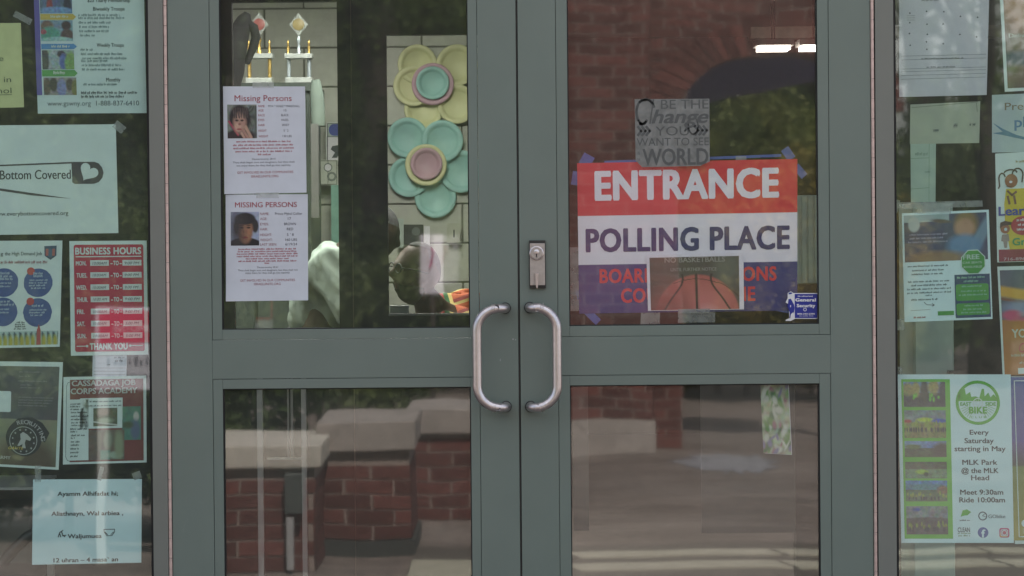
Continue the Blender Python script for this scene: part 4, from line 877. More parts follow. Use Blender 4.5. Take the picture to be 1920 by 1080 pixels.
# block wall, laid block by block
YW = 7.0
bw = MB().box(-4.19, P(1020, 300, YW).x, YW + .004, YW + .15, .012, 2.79).build('block_wall', M_JOINT); struct(bw)
def blockmesh(w_, h_):
    b = MB().box(-w_ / 2, w_ / 2, 0, .02, 0, h_); me = mesh_of(b.v, b.f); bm = bmesh.new(); bm.from_mesh(me)
    bmesh.ops.bevel(bm, geom=list(bm.edges), offset=.003, segments=1, affect='EDGES'); bmesh.ops.recalc_face_normals(bm, faces=bm.faces); bm.to_mesh(me); bm.free(); me.materials.append(M_BLOCK); return me
ROW = 73.5 / 5648 * 15
B1 = blockmesh(.4 * ROW / .2 - .008, ROW - .008)
zj = P(800, 456, YW).z % ROW; row = 0; z = zj - ROW
while z < 2.7:
    x = -2.0 + (0.2 * ROW / .2 if row % 2 else 0)
    while x < W(965, 300, YW).x:
        if z > .05 and (x > -1.7):
            c = bpy.data.objects.new('block', B1); COL.objects.link(c); c.parent = bw; c.location = (x, YW - .012 + random.uniform(-.001, .001), z + .004)
        x += .4 * ROW / .2
    z += ROW; row += 1
rw = MB().box(1.2, 1.3, 2.06, 13.19, .012, 2.79).build('wall_middle', M_DARKWALL); struct(rw)
bpy.data.objects.remove(rw)

# ceiling fixtures of the two rooms
M_LAMP = mat('lamp_tube', (0.9, 0.9, 0.9), 0.5, emit=((1.0, 0.90, 0.78), 2.4)); M_LAMP2 = mat('lamp_diffuser', (0.9, 0.9, 0.9), 0.5, emit=((1.0, 0.97, 0.92), 10.0))
def fixture(label, x0, x1, y0, y1, z, m, grp):
    t = thing('ceiling_light', label, 'ceiling light', ((x0 + x1) / 2, (y0 + y1) / 2, z), grp); oo = Vector(t.location)
    MB(oo).box(x0 - .02, x1 + .02, y0, y1, z + .024, z + .06).build('housing', M_WHITEM, t)
    MB(oo).box(x0, x1, y0 + .01, y1 - .01, z, z + .023).build('diffuser', m, t)
    for yy in (y0 + .06, y1 - .06): MB(oo).tube([((x0 + x1) / 2, yy, z + .06), ((x0 + x1) / 2, yy, 2.8)], .004, 8).build('hanger', M_DARKMET, t)
yl = 10.0
for pa, pb_, lb in ((1425, 1483, 'left glowing strip light of the pair seen high through the right door'), (1506, 1560, 'right glowing strip light of the pair seen high through the right door')):
    fixture(lb, P(pa, 88, yl).x, P(pb_, 88, yl).x, yl, yl + .3, P(1450, 92, yl).z, M_LAMP, 'strip lights hanging in the hall')
for x, lb in ((-2.3, 'wide ceiling lamp above the cabinet side of the inner room'), (-.6, 'wide ceiling lamp above the two people in the inner room')):
    fixture(lb, x - .3, x + .3, 3.7, 5.5, 2.66, M_LAMP2, 'ceiling lamps of the inner room')
bm_ = MB((0, 0, 0)).box(P(1408, 60, 10.7).x, 4.1, 10.7, 10.9, P(1450, 71, 10.7).z, P(1450, 50, 10.7).z).build('ceiling_beam', mat('beam_paint', (0.75, 0.66, 0.56), 0.7)); tag(bm_, 'beige ceiling beam crossing above the glowing strip lights', 'beam')

# trophies on the dark cabinet
YT = 6.0
GOLD = mat('gold_plastic', (0.72, 0.50, 0.16), 0.3, 0.8, 0.1); SILV = mat('silver_plastic', (0.55, 0.62, 0.66), 0.3, 0.5, 0.1, 60); MARB = mat('marble', (0.50, 0.53, 0.50), 0.3, 0, .2, 40); ACR = mat('clear_acrylic', (0.62, 0.66, 0.62), 0.12, 0.4, .05)
GCAB = mat('green_cabinet', (0.045, 0.06, 0.05), 0.5)
t = thing('cabinet', 'dark green cabinet carrying the two trophies beside the block wall', 'cabinet', (P(500, 540, YT + .3).x, YT + .3, .012)); oo = Vector(t.location)
zt_ = P(560, 158, YT).z
xc0, xc1 = P(380, 200, YT).x, P(585, 200, YT).x
MB(oo).box(xc0, xc1, YT - .15, YT + .6, .012, zt_ - .04).build('body', GCAB, t); MB(oo).box(xc0 - .02, xc1 + .02, YT - .17, YT + .62, zt_ - .0395, zt_).build('top', GCAB, t)
for k in range(2):
    xm = xc0 + (xc1 - xc0) * (.03 + .485 * k); MB(oo).box(xm, xm + (xc1 - xc0) * .455, YT - .17, YT - .151, .08, zt_ - .08).build('door', GCAB, t, bevel=.003)
def trophy(cx, label, tilt, disc_m, gold_side):
    s = 5648 / (YT + 8); zb = zt_
    def q(px, py): return P(px, py, YT)
    c = P(cx, 158, YT); t = thing('trophy', label, 'trophy', (c.x, YT, zb), 'trophies on the dark cabinet'); o_ = Vector(t.location)
    hs = P(cx, 107, YT).z
    MB(o_).box(c.x - 25 / s, c.x + 25 / s, YT - .05, YT + .05, zb, zb + .03).build('base', MARB, t, bevel=.003)
    for dx, m in ((-19, gold_side), (19, gold_side)):
        MB(o_).tube([(c.x + dx / s, YT, zb + .03), (c.x + dx / s, YT, hs - .008)], 3.6 / s, 14).build('column', m, t, smooth=True)
    MB(o_).box(c.x - 26 / s, c.x + 26 / s, YT - .045, YT + .045, hs - .008, hs + 6 / s).build('riser', MARB, t, bevel=.002)
    h2 = P(cx, 70, YT).z
    MB(o_).disc([(5 / s, 0), (3 / s, 8 / s), (2.6 / s, 20 / s), (4.2 / s, 26 / s), (2 / s, 34 / s)], (c.x, YT, hs + 6 / s), 16, 'z').build('stem', SILV if gold_side is not GOLD else GOLD, t, smooth=True)
    for dx in (-20, 19):
        MB(o_).disc([(3 / s, 0), (2 / s, 4 / s), (3 / s, 10 / s), (1.6 / s, 18 / s), (2.6 / s, 21 / s), (.6 / s, 26 / s)], (c.x + dx / s, YT, hs + 6 / s), 12, 'z').build('finial', GOLD, t, smooth=True)
    zc = P(cx, 46, YT).z; R_ = 22 / s
    v = []
    for y_ in (YT - .008, YT + .008):
        for a_ in range(4): v.append(Vector((c.x + R_ * .8 * math.cos(a_ * math.pi / 2), y_, zc + R_ * math.sin(a_ * math.pi / 2))) - o_)
    pl = link('star_plaque', mesh_of(v, [(0, 3, 2, 1), (4, 5, 6, 7)] + [(i, (i + 1) % 4, (i + 1) % 4 + 4, i + 4) for i in range(4)]), t, ACR)
    MB(o_).disc([(11 / s, .009), (11 / s, .013), (9 / s, .015)], (c.x, YT, zc), 24).build('medallion', disc_m, pl, smooth=True)
trophy(487, 'left trophy with a red medallion and gold columns', 0, mat('medal_red', (0.35, 0.10, 0.09), .4), GOLD)
trophy(561, 'right trophy with silver twisted columns and a gold medallion', 0, mat('medal_gold', (0.35, 0.28, 0.12), .4), SILV)
# bulky black bag leaning by the trophies
yb_ = YT - .35
up = [P(x, y, yb_) for x, y in ((398, 190), (424, 125), (438, 88), (450, 58), (459, 36), (464, 24))]
MB0 = thing('black_bag', 'bulky black bag with a rounded top leaning left of the trophies', 'bag', (up[0].x, yb_, zt_)); o_ = Vector(MB0.location)
zs = 5648 / (yb_ + 8)
b = MB(o_).tube([Vector((p_.x, yb_, max(p_.z, zt_ - .2))) for p_ in up], [r / zs for r in (44, 36, 26, 19, 14, 6)], 20); bo = b.build('body', mat('black_nylon', (0.006, 0.006, 0.007), 0.9, 0, .2, 20, .004), MB0, smooth=True)
MB(o_).tube([P(462, 40, yb_) + Vector((0, -.01, 0)), P(476, 52, yb_), P(480, 70, yb_), P(474, 90, yb_), P(462, 120, yb_)], [7 / zs, 9 / zs, 9 / zs, 8 / zs, 6 / zs], 12).build('side_pocket', mat('black_nylon', (0, 0, 0)), MB0, smooth=True)

# things on the block wall beside the first window
def flat(name, label, cat, quad, y, m, prints=(), grp=None):
    s_ = Sheet(name, label, cat, quad, y, m, thick=.004); return s_
s_ = flat('blue_oval_sign', 'white sign with a blue oval seen beside the upper missing person notice', 'sign', [(611, 229), (650, 229), (650, 302), (611, 302)], 6.9, mat('sign_white', (0.62, 0.66, 0.62), .5))
s_.rect('dark_edge', 613.5, 231, 650, 300, ink(40, 50, 60)); s_.rect('white_field', 615, 257, 650, 300, WHT, 1.6); s_.rect('grey_field', 615, 232, 650, 256, ink(160, 176, 170), 1.6)
s_.rrect('blue_oval', 616.5, 232.5, 650, 254.5, 10, ink(52, 66, 150), 2.4); s_.poly('bird_print', [[(623, 274), (634, 272), (640, 280), (632, 296), (622, 296), (628, 286), (620, 280)]], ink(50, 60, 60), 2.4)
s_ = flat('circle_notice', 'small pale notice with two drawn circles under the blue oval sign', 'notice', [(598, 300), (633, 300), (633, 347), (598, 347)], 6.86, mat('notice_green', (0.52, 0.56, 0.46), .6))
s_.ring('drawn_circle', 615, 314, 6.5, 8, ink(90, 104, 104)); s_.circ('drawn_circle', 615, 314, 6, WHT, 1.4); s_.strokes('drawn_line', [[(599.5, 301.5), (631.5, 301.5), (631.5, 345.5), (599.5, 345.5), (599.5, 301.5)], [(615, 300), (615, 345)]], 1, ink(60, 70, 60)); s_.ring('drawn_circle', 622, 331, 5, 9, ink(120, 130, 120), 1, 20)
ms = MB((0, 0, 0)).box(P(621, 400, 6.8).x, P(640, 400, 6.8).x, 6.8, 6.85, .012, P(630, 347, 6.8).z).build('mint_post', mat('mint_paint', (0.22, 0.46, 0.36), .5)); tag(ms, 'mint green post standing below the circle notice', 'post')
hb = MB((0, 0, 0)).box(P(583, 300, 5.2).x, P(597, 300, 5.2).x, 5.2, 5.24, P(590, 408, 5.2).z, P(590, 232, 5.2).z).build('grey_banner', mat('grey_banner', (0.13, 0.13, 0.12), .8), None); tag(hb, 'narrow grey banner hanging beside the missing person notices', 'banner')
cm = mat('mint_cloth', (0.15, 0.19, 0.16), .9, 0, .12, 12, .006)
cl = MB((0, 0, 0)).tube([P(592, 150, 5.6), P(594, 175, 5.6), P(596, 200, 5.6), P(597, 236, 5.6)], [.02, .03, .032, .03], 14).build('hanging_cloth', cm, smooth=True); tag(cl, 'pale mint cloth hanging right of the upper notice', 'cloth')
s_ = flat('wall_picture', 'small dark framed picture on the block wall above the seated man', 'picture', [(757, 421), (794, 421), (794, 459), (757, 459)], 6.9, mat('picture_dark', (0.028, 0.03, 0.032), .35, 0, .4, 20))
s_.circ('picture_figure', 780, 434, 8, ink(90, 96, 98), 1); s_.rect('picture_figure', 762, 441, 788, 457, ink(52, 54, 58), 1)
s_ = flat('wall_switch', 'pale square switch plate on the block wall right of the dark picture', 'switch', [(838, 419), (863, 419), (863, 455), (838, 455)], 6.93, mat('switch_plate', (0.44, 0.46, 0.36), .5)); s_.rect('toggle', 850, 431, 852.5, 445, BLK)
s_ = flat('tall_paper', 'tall white paper strip on the block wall behind the seated man', 'paper', [(795, 424), (806, 424), (806, 462), (795, 462)], 6.92, WHT)
s_ = flat('pale_paper', 'pale green paper on the wall left of the dark picture', 'paper', [(745, 410), (757, 410), (757, 464), (745, 464)], 6.94, mat('pale_green_paper', (0.46, 0.55, 0.48), .7))

# paper plate flowers
def plate(root, px, py, r_px, m, y, idx):
    s = 5648 / (YW + 8); R_ = r_px / s; c = P(px, py, YW); th = random.uniform(0, 6)
    seg = 56; prof = [(0.0, .0), (.66, .0), (.70, .004), (.76, .012), (.84, .016), (.96, .018), (1.0, .014), (.985, .011)]
    v = []; f = []
    for k, (r, h) in enumerate(prof[1:]):
        for a_ in range(seg):
            an = 2 * math.pi * a_ / seg + th; rip = (.0005 * (1 if a_ % 2 else -1)) if r > .72 else 0
            v.append(Vector((c.x + R_ * r * math.cos(an), y - h - rip, c.z + R_ * r * math.sin(an))) - Vector(root.location))
    f.append(tuple(reversed(range(seg))))
    for k in range(len(prof) - 2):
        for a_ in range(seg): f.append((k * seg + a_, k * seg + (a_ + 1) % seg, (k + 1) * seg + (a_ + 1) % seg, (k + 1) * seg + a_))
    return link('plate', mesh_of(v, f, smooth=True), root, m)
PY, PT, PP = mat('yellow_plate', (0.74, 0.76, 0.42), .5, 0, .04), mat('teal_plate', (0.36, 0.66, 0.60), .5, 0, .04), mat('pink_plate', (0.60, 0.38, 0.45), .5, 0, .04)
c = P(812, 160, YW); f1 = thing('paper_plate_flower', 'upper flower of yellow paper plates with a pink and teal centre', 'wall decoration', (c.x, YW - .02, c.z), 'paper plate flowers on the block wall')
for k, (x, y, r, m, dy) in enumerate(((783, 121, 37, PY, .02), (857, 123, 39, PY, .022), (776, 162, 38, PY, .034), (857, 196, 37, PY, .034), (795, 205, 37, PY, .015), (812, 159, 39.5, PP, .052), (812, 157, 31, PT, .066))): plate(f1, x, y, r, m, YW - dy, k)
c = P(800, 310, YW); f2 = thing('paper_plate_flower', 'lower flower of teal paper plates with a yellow and pink centre', 'wall decoration', (c.x, YW - .02, c.z), 'paper plate flowers on the block wall')
for k, (x, y, r, m, dy) in enumerate(((767, 332, 38, PT, .03), (864, 322, 40, PT, .03), (817, 370, 39, PT, .026), (765, 259, 38, PT, .044), (830, 265, 39, PT, .046), (799.5, 310, 39, PY, .062), (800.5, 308, 30, PP, .077))): plate(f2, x, y, r, m, YW - dy, k)

# ------------------------------------------------------------------ people
def skin(verts, edges, radii, sub=2):
    me = bpy.data.meshes.new('s'); me.from_pydata(verts, edges, []); ob = bpy.data.objects.new('s', me); COL.objects.link(ob)
    sk_ = ob.modifiers.new('k', 'SKIN'); sl = me.skin_vertices[0].data
    for i, r in enumerate(radii):
        sl[i].radius = (r, r) if not isinstance(r, tuple) else r; sl[i].use_root = (i == 0)
    ss = ob.modifiers.new('u', 'SUBSURF'); ss.levels = sub; ss.render_levels = sub
    bpy.context.view_layer.update(); dg = bpy.context.evaluated_depsgraph_get()
    m2 = bpy.data.meshes.new_from_object(ob.evaluated_get(dg)); v = [x.co.copy() for x in m2.vertices]; f = [tuple(q.vertices) for q in m2.polygons]
    bpy.data.objects.remove(ob); bpy.data.meshes.remove(me); bpy.data.meshes.remove(m2); return v, f
def headmesh(c, yaw, pitch, roll, scale=1.0):
    """a head looking along -Y before turning"""
    v = []; f = []; nu, nv = 44, 30
    for j in range(nv + 1):
        t = math.pi * j / nv
        for i in range(nu):
            p_ = 2 * math.pi * i / nu; x, y, z = math.sin(t) * math.cos(p_), math.sin(t) * math.sin(p_), math.cos(t)
            X_, Y_, Z_ = x * .076, y * .095, z * .118
            fr = max(0, -y)
            if z < 0: X_ *= 1 - .28 * (-z) ** 1.3; Y_ *= 1 - .12 * (-z)
            if z < -.2 and y > 0: Y_ *= 1 - .35 * min(1, (-z - .2) * 1.4)
            g = lambda cx, cz, sx_, sz_: math.exp(-((X_ - cx) / sx_) ** 2 - ((Z_ - cz) / sz_) ** 2) * (1 if y < 0 else 0)
            Y_ -= .030 * g(0, -.020, .013, .016) + .010 * g(0, .004, .008, .02) + .006 * g(0, .028, .045, .010) + .007 * g(0, -.055, .022, .008) + .006 * g(0, -.072, .024, .009) + .008 * g(0, -.1, .025, .014)
            Y_ += .010 * (g(-.031, .008, .013, .009) + g(.031, .008, .013, .009))
            v.append(Vector((X_, Y_, Z_)) * scale)
    for j in range(nv):
        for i in range(nu): f.append((j * nu + i, (j + 1) * nu + i, (j + 1) * nu + (i + 1) % nu, j * nu + (i + 1) % nu))
    for sx_ in (-1, 1):     # ears
        b0 = len(v)
        for j in range(9):
            for i in range(12):
                t = math.pi * j / 8; p_ = 2 * math.pi * i / 12
                v.append(Vector((sx_ * (.074 + .009 * math.sin(t) * math.cos(p_)), .008 + .016 * math.sin(t) * math.sin(p_) + .006 * math.cos(t), -.004 + .031 * math.cos(t))) * scale)
        for j in range(8):
            for i in range(12): f.append((b0 + j * 12 + i, b0 + (j + 1) * 12 + i, b0 + (j + 1) * 12 + (i + 1) % 12, b0 + j * 12 + (i + 1) % 12))
    R_ = Euler((pitch, roll, yaw), 'XYZ').to_matrix()
    return [R_ @ p_ + c for p_ in v], f, R_
def hand(wrist, d, side):
    """palm, four fingers and a thumb, slightly curled; d = direction of the hand, side = thumb side"""
    d = d.normalized(); s_ = (side - d * side.dot(d)).normalized(); n_ = d.cross(s_); V = [wrist, wrist + d * .05, wrist + d * .085]; E = [(0, 1), (1, 2)]; R_ = [.024, (.034, .018), (.036, .016)]
    parts = [skin([tuple(p_) for p_ in V], E, R_, 1)]
    for k, L in enumerate((.072, .080, .074, .058)):
        b_ = wrist + d * .078 + s_ * (.028 - .0187 * k); q = [b_, b_ + d * (.022 + L * .35), b_ + d * (.022 + L * .65) + n_ * .012, b_ + d * (.018 + L * .9) + n_ * .032]
        parts.append(skin([tuple(p_) for p_ in q], [(0, 1), (1, 2), (2, 3)], [.0095, .009, .0085, .0075], 1))
    q = [wrist + d * .025 + s_ * .018, wrist + d * .05 + s_ * .045, wrist + d * .075 + s_ * .055 + n_ * .012]
    parts.append(skin([tuple(p_) for p_ in q], [(0, 1), (1, 2)], [.012, .011, .009], 1)); return parts
from mathutils import noise as mnoise
def fuse(name, parts, m, root, voxel=.009, folds=0.0):
    V = []; F = []
    for v, f in parts: i = len(V); V += list(v); F += [tuple(i + k for k in q) for q in f]
    o_ = Vector(root.location); me = mesh_of([p_ - o_ for p_ in V], F)
    ob = bpy.data.objects.new('f', me); COL.objects.link(ob); r = ob.modifiers.new('r', 'REMESH'); r.mode = 'VOXEL'; r.voxel_size = voxel; r.use_smooth_shade = True
    bpy.context.view_layer.update(); m2 = bpy.data.meshes.new_from_object(ob.evaluated_get(bpy.context.evaluated_depsgraph_get()))
    bpy.data.objects.remove(ob); m2.materials.clear()
    if folds:      # cloth folds running down the garment
        nn = [v_.normal.copy() for v_ in m2.vertices]
        for v_, n_ in zip(m2.vertices, nn):
            p_ = v_.co; q = V3((p_.x * 9 + p_.z * 6, p_.y * 7, p_.z * 3.2 - p_.x * 2)); r_ = 1 - abs(mnoise.noise(q)) * 2.2; r2 = 1 - abs(mnoise.noise(q * 2.3 + V3((4, 1, 7)))) * 2
            v_.co = p_ + n_ * folds * (max(-.6, r_) + .4 * r2 - .6)
    return link(name, m2, root, m)
def shell(name, hv, hf, keep, c, k, m, root):
    """hair or beard: the chosen part of the head surface lifted off it"""
    o_ = Vector(root.location); F = [q for q in hf if all(keep(i) for i in q)]; used = sorted({i for q in F for i in q}); mp = {u: n for n, u in enumerate(used)}; n = len(used)
    V = [c + (hv[u] - c) * k - o_ for u in used] + [c + (hv[u] - c) * .97 - o_ for u in used]
    G = [tuple(mp[i] for i in q) for q in F] + [tuple(mp[i] + n for i in reversed(q)) for q in F]
    ob = link(name, mesh_of(V, G, smooth=True), root, m); return ob
V3 = Vector
SKIN = mat('dark_skin', (0.10, 0.052, 0.035), .5, 0, .1, 30); SKIN2 = mat('deep_skin', (0.055, 0.03, 0.022), .5, 0, .1, 30)
V3 = Vector
# standing man leaning forward, seen past his back
yy = 4.6; s1 = (yy + 8) / 5648
hc = P(706, 437, yy)
per = thing('person', 'grey haired person in a white shirt bending forward behind the inner windows', 'person', (P(640, 540, yy).x, yy, .012)); px_ = per.location.x
hip = V3((P(596, 540, yy).x, yy + .02, .98)); chest = V3((P(628, 540, yy).x, yy, 1.22)); nk = V3((P(668, 540, yy).x, yy - .01, 1.37))
shL = chest + V3((.02, -.19, .06)); shR = chest + V3((.02, .19, .06))
def limbs(off=0.0, r=1.0): pass
kneeL, kneeR = V3((px_ - .02, yy - .12, .52)), V3((px_ - .06, yy + .12, .52)); ftL, ftR = V3((px_ - .07, yy - .13, .09)), V3((px_ - .12, yy + .13, .09))
elL, elR = chest + V3((.12, -.24, -.24)), chest + V3((.12, .24, -.24)); wrL, wrR = elL + V3((.22, .06, -.06)), elR + V3((.22, -.06, -.06))
vs = [hip, (hip + chest) / 2, chest, nk, hc + V3((-.02, 0, -.06)), shL, elL, wrL, shR, elR, wrR, hip + V3((.0, -.1, -.06)), kneeL, ftL, hip + V3((0, .1, -.06)), kneeR, ftR, ftL + V3((.16, -.02, -.04)), ftR + V3((.16, .02, -.04))]
ed = [(0, 1), (1, 2), (2, 3), (3, 4), (2, 5), (5, 6), (6, 7), (2, 8), (8, 9), (9, 10), (0, 11), (11, 12), (12, 13), (13, 17), (0, 14), (14, 15), (15, 16), (16, 18)]
rd = [.12, .11, .115, .06, .055, .05, .045, .028, .05, .045, .028, .095, .065, .045, .095, .065, .045, .035, .035]
bodyp = [skin([tuple(a_) for a_ in vs], ed, rd)]
hv, hf, HR = headmesh(hc, math.radians(115), math.radians(18), math.radians(8), 1.02)
bodyp += [(hv, hf)] + hand(wrL, V3((1, .2, -.3)), V3((0, 0, 1))) + hand(wrR, V3((1, -.2, -.3)), V3((0, 0, 1)))
fuse('body', bodyp, SKIN2, per)
shirt = skin([tuple(a_) for a_ in (hip + V3((0, 0, -.04)), (hip + chest) / 2, chest, nk + V3((-.04, 0, -.03)), shL, elL + V3((-.02, 0, .03)), shR, elR + V3((-.02, 0, .03)))], [(0, 1), (1, 2), (2, 3), (2, 4), (4, 5), (2, 6), (6, 7)], [.165, .17, .188, .10, .10, .082, .10, .082])
fuse('shirt', [shirt], mat('white_shirt', (0.34, 0.42, 0.36), .85, 0, .08, 5, .004), per, .010, .016)
trs = skin([tuple(a_) for a_ in (hip + V3((0, 0, -.05)), hip + V3((.0, -.1, -.08)), kneeL, ftL + V3((0, 0, .04)), hip + V3((0, .1, -.08)), kneeR, ftR + V3((0, 0, .04)))], [(0, 1), (1, 2), (2, 3), (0, 4), (4, 5), (5, 6)], [.15, .115, .09, .08, .115, .09, .08])
fuse('trousers', [trs], mat('dark_trousers', (0.03, 0.032, 0.04), .9), per, .014)
loc = [HR.inverted() @ (q - hc) for q in hv]
shell('hair', hv, hf, lambda i: loc[i].z > .035 - .9 * max(0, loc[i].y) and (loc[i].y > -.075 or loc[i].z > .08), hc, 1.025, mat('grey_hair', (0.07, 0.07, 0.07), .95, 0, .35, 60, .004), per)

# seated man in a bright woven shirt, face turned left
yy = 3.6
hc = P(781, 512, yy)
ch = thing('chair', 'plain chair under the seated man behind the inner window', 'chair', (hc.x + .12, yy + .1, .012)); o_ = Vector(ch.location); cx_, cy_ = o_.x, o_.y
CHM = mat('chair_shell', (0.03, 0.03, 0.035), .5)
MB(o_).box(cx_ - .22, cx_ + .22, cy_ - .22, cy_ + .22, .44, .47).build('seat', CHM, ch, bevel=.01); MB(o_).box(cx_ + .21, cx_ + .235, cy_ - .2, cy_ + .2, .55, .86).build('backrest', CHM, ch, bevel=.008)
for ax in (-1, 1):
    for ay in (-1, 1): MB(o_).tube([(cx_ + ax * .19, cy_ + ay * .19, .44), (cx_ + ax * .21, cy_ + ay * .21, .013)], .011, 10).build('leg', M_STEEL, ch)
for ay in (-1, 1): MB(o_).tube([(cx_ + .19, cy_ + ay * .15, .44), (cx_ + .222, cy_ + ay * .15, .6)], .011, 10).build('back_post', M_STEEL, ch)
per = thing('person', 'seated bearded man with glasses in an orange patterned shirt, face turned left', 'person', (cx_, cy_, .012)); 
hip = V3((cx_ + .05, cy_, .58)); chest = V3((hc.x + .12, cy_ - .02, 1.0)); nk = V3((hc.x + .05, yy + .02, 1.12))
shL, shR = chest + V3((-.0, -.2, .05)), chest + V3((.07, .15, .10)); elL, elR = shL + V3((-.08, -.04, -.28)), shR + V3((-.06, .04, -.28)); wrL, wrR = elL + V3((-.24, .06, .03)), elR + V3((-.24, -.06, .03))
hL, hR = hip + V3((-.02, -.1, -.02)), hip + V3((-.02, .1, -.02)); kL, kR = hip + V3((-.43, -.13, -.03)), hip + V3((-.43, .13, -.03)); fL, fR = kL + V3((-.02, 0, -.44)), kR + V3((-.02, 0, -.44))
vs = [hip, (hip + chest) / 2, chest, nk, hc + V3((.02, 0, -.05)), shL, elL, wrL, shR, elR, wrR, hL, kL, fL, hR, kR, fR, fL + V3((-.16, 0, -.03)), fR + V3((-.16, 0, -.03))]
bodyp = [skin([tuple(a_) for a_ in vs], ed, rd)]
hv, hf, HR = headmesh(hc, math.radians(-62), math.radians(-8), math.radians(4), 1.0)
bodyp += [(hv, hf)] + hand(wrL, V3((-1, .1, -.1)), V3((0, 0, 1))) + hand(wrR, V3((-1, -.1, -.1)), V3((0, 0, 1)))
fuse('body', bodyp, SKIN, per, .007)
def kente():
    m = bpy.data.materials.new('woven_cloth'); m.use_nodes = True; n = m.node_tree.nodes; l = m.node_tree.links; b = n['Principled BSDF']; b.inputs['Roughness'].default_value = .85
    tc = n.new('ShaderNodeTexCoord'); mp = n.new('ShaderNodeMapping'); mp.inputs['Rotation'].default_value = (0.2, .35, .1); mp.inputs['Scale'].default_value = (17, 17, 17); l.new(tc.outputs['Object'], mp.inputs[0])
    sp = n.new('ShaderNodeSeparateXYZ'); l.new(mp.outputs[0], sp.inputs[0])
    def fr(out, k):
        a_ = n.new('ShaderNodeMath'); a_.operation = 'MULTIPLY'; a_.inputs[1].default_value = k; l.new(out, a_.inputs[0]); b_ = n.new('ShaderNodeMath'); b_.operation = 'FRACT'; l.new(a_.outputs[0], b_.inputs[0]); return b_.outputs[0]
    r1 = n.new('ShaderNodeValToRGB'); r1.color_ramp.interpolation = 'CONSTANT'; e = r1.color_ramp.elements; cols = [(0, (.52, .09, .03)), (.3, (.62, .22, .03)), (.45, (.6, .45, .12)), (.6, (.45, .05, .05)), (.78, (.04, .16, .05)), (.9, (.66, .5, .16))]
    e[0].color = (*cols[0][1], 1); e[1].position = cols[1][0]; e[1].color = (*cols[1][1], 1)
    for p_, c_ in cols[2:]: q = e.new(p_); q.color = (*c_, 1)
    l.new(fr(sp.outputs[0], .42), r1.inputs[0])
    r2 = n.new('ShaderNodeValToRGB'); r2.color_ramp.interpolation = 'CONSTANT'; e = r2.color_ramp.elements; e[0].color = (.6, .12, .04, 1); e[1].position = .55; e[1].color = (.6, .48, .16, 1); q = e.new(.75); q.color = (.3, .03, .03, 1)
    l.new(fr(sp.outputs[2], .9), r2.inputs[0])
    mx = n.new('ShaderNodeMix'); mx.data_type = 'RGBA'; l.new(r1.outputs[0], mx.inputs[6]); l.new(r2.outputs[0], mx.inputs[7])
    g = n.new('ShaderNodeMath'); g.operation = 'GREATER_THAN'; g.inputs[1].default_value = .5; l.new(fr(sp.outputs[0], .21), g.inputs[0]); l.new(g.outputs[0], mx.inputs[0]); l.new(mx.outputs[2], b.inputs['Base Color']); return m
shirt = skin([tuple(a_) for a_ in (hip, (hip + chest) / 2, chest, nk + V3((.04, .01, -.06)), shL, elL, shR, elR, shR + V3((.04, -.05, .03)))], [(0, 1), (1, 2), (2, 3), (2, 4), (4, 5), (2, 6), (6, 7), (6, 8)], [.16, .165, .18, .085, .095, .08, .10, .08, .08])
fuse('patterned_shirt', [shirt], kente(), per, .011, .008)
trs = skin([tuple(a_) for a_ in (hip, hL, kL, fL + V3((0, 0, .05)), hR, kR, fR + V3((0, 0, .05)))], [(0, 1), (1, 2), (2, 3), (0, 4), (4, 5), (5, 6)], [.155, .12, .09, .075, .12, .09, .075])
fuse('trousers', [trs], mat('dark_trousers', (0, 0, 0)), per, .014)
loc = [HR.inverted() @ (q - hc) for q in hv]; HAIR = mat('dark_hair', (0.02, 0.018, 0.016), .95, 0, .3, 60, .003)
shell('hair', hv, hf, lambda i: loc[i].z > .07 - 1.1 * max(0, loc[i].y) + (.03 if loc[i].y < 0 else 0) and loc[i].y > -.05, hc, 1.03, mat('short_grey_hair', (0.10, 0.10, 0.10), .95, 0, .3, 60, .003), per)
shell('beard', hv, hf, lambda i: loc[i].z < -.042 and loc[i].y < .02 and not (abs(loc[i].x) < .02 and -.068 < loc[i].z < -.05), hc, 1.055, HAIR, per)
o_ = Vector(per.location)
for sx_ in (-1, 1):
    e_ = hc + HR @ V3((sx_ * .031, -.076, .008))
    eb = MB(o_).disc([(.003, -.01), (.008, -.007), (.010, 0), (.008, .007), (.003, .01)], e_, 14).build('eye', mat('eye_white', (.4, .37, .34), .3), per, smooth=True)
pts = lambda sx_: [hc + HR @ V3((sx_ * .032 + .024 * math.cos(a_ * math.pi / 8), -.095, .008 + .018 * math.sin(a_ * math.pi / 8))) for a_ in range(17)]
gl = MB(o_).tube(pts(-1), .0028, 8, False).tube(pts(1), .0028, 8, False)
for sx_ in (-1, 1): gl.tube([hc + HR @ V3((sx_ * .056, -.094, .012)), hc + HR @ V3((sx_ * .079, -.05, .012)), hc + HR @ V3((sx_ * .08, .01, .006))], .0026, 8)
gl.tube([hc + HR @ V3((-.009, -.098, .012)), hc + HR @ V3((.009, -.098, .012))], .0026, 8); gl.build('glasses', BLK, per, smooth=True)
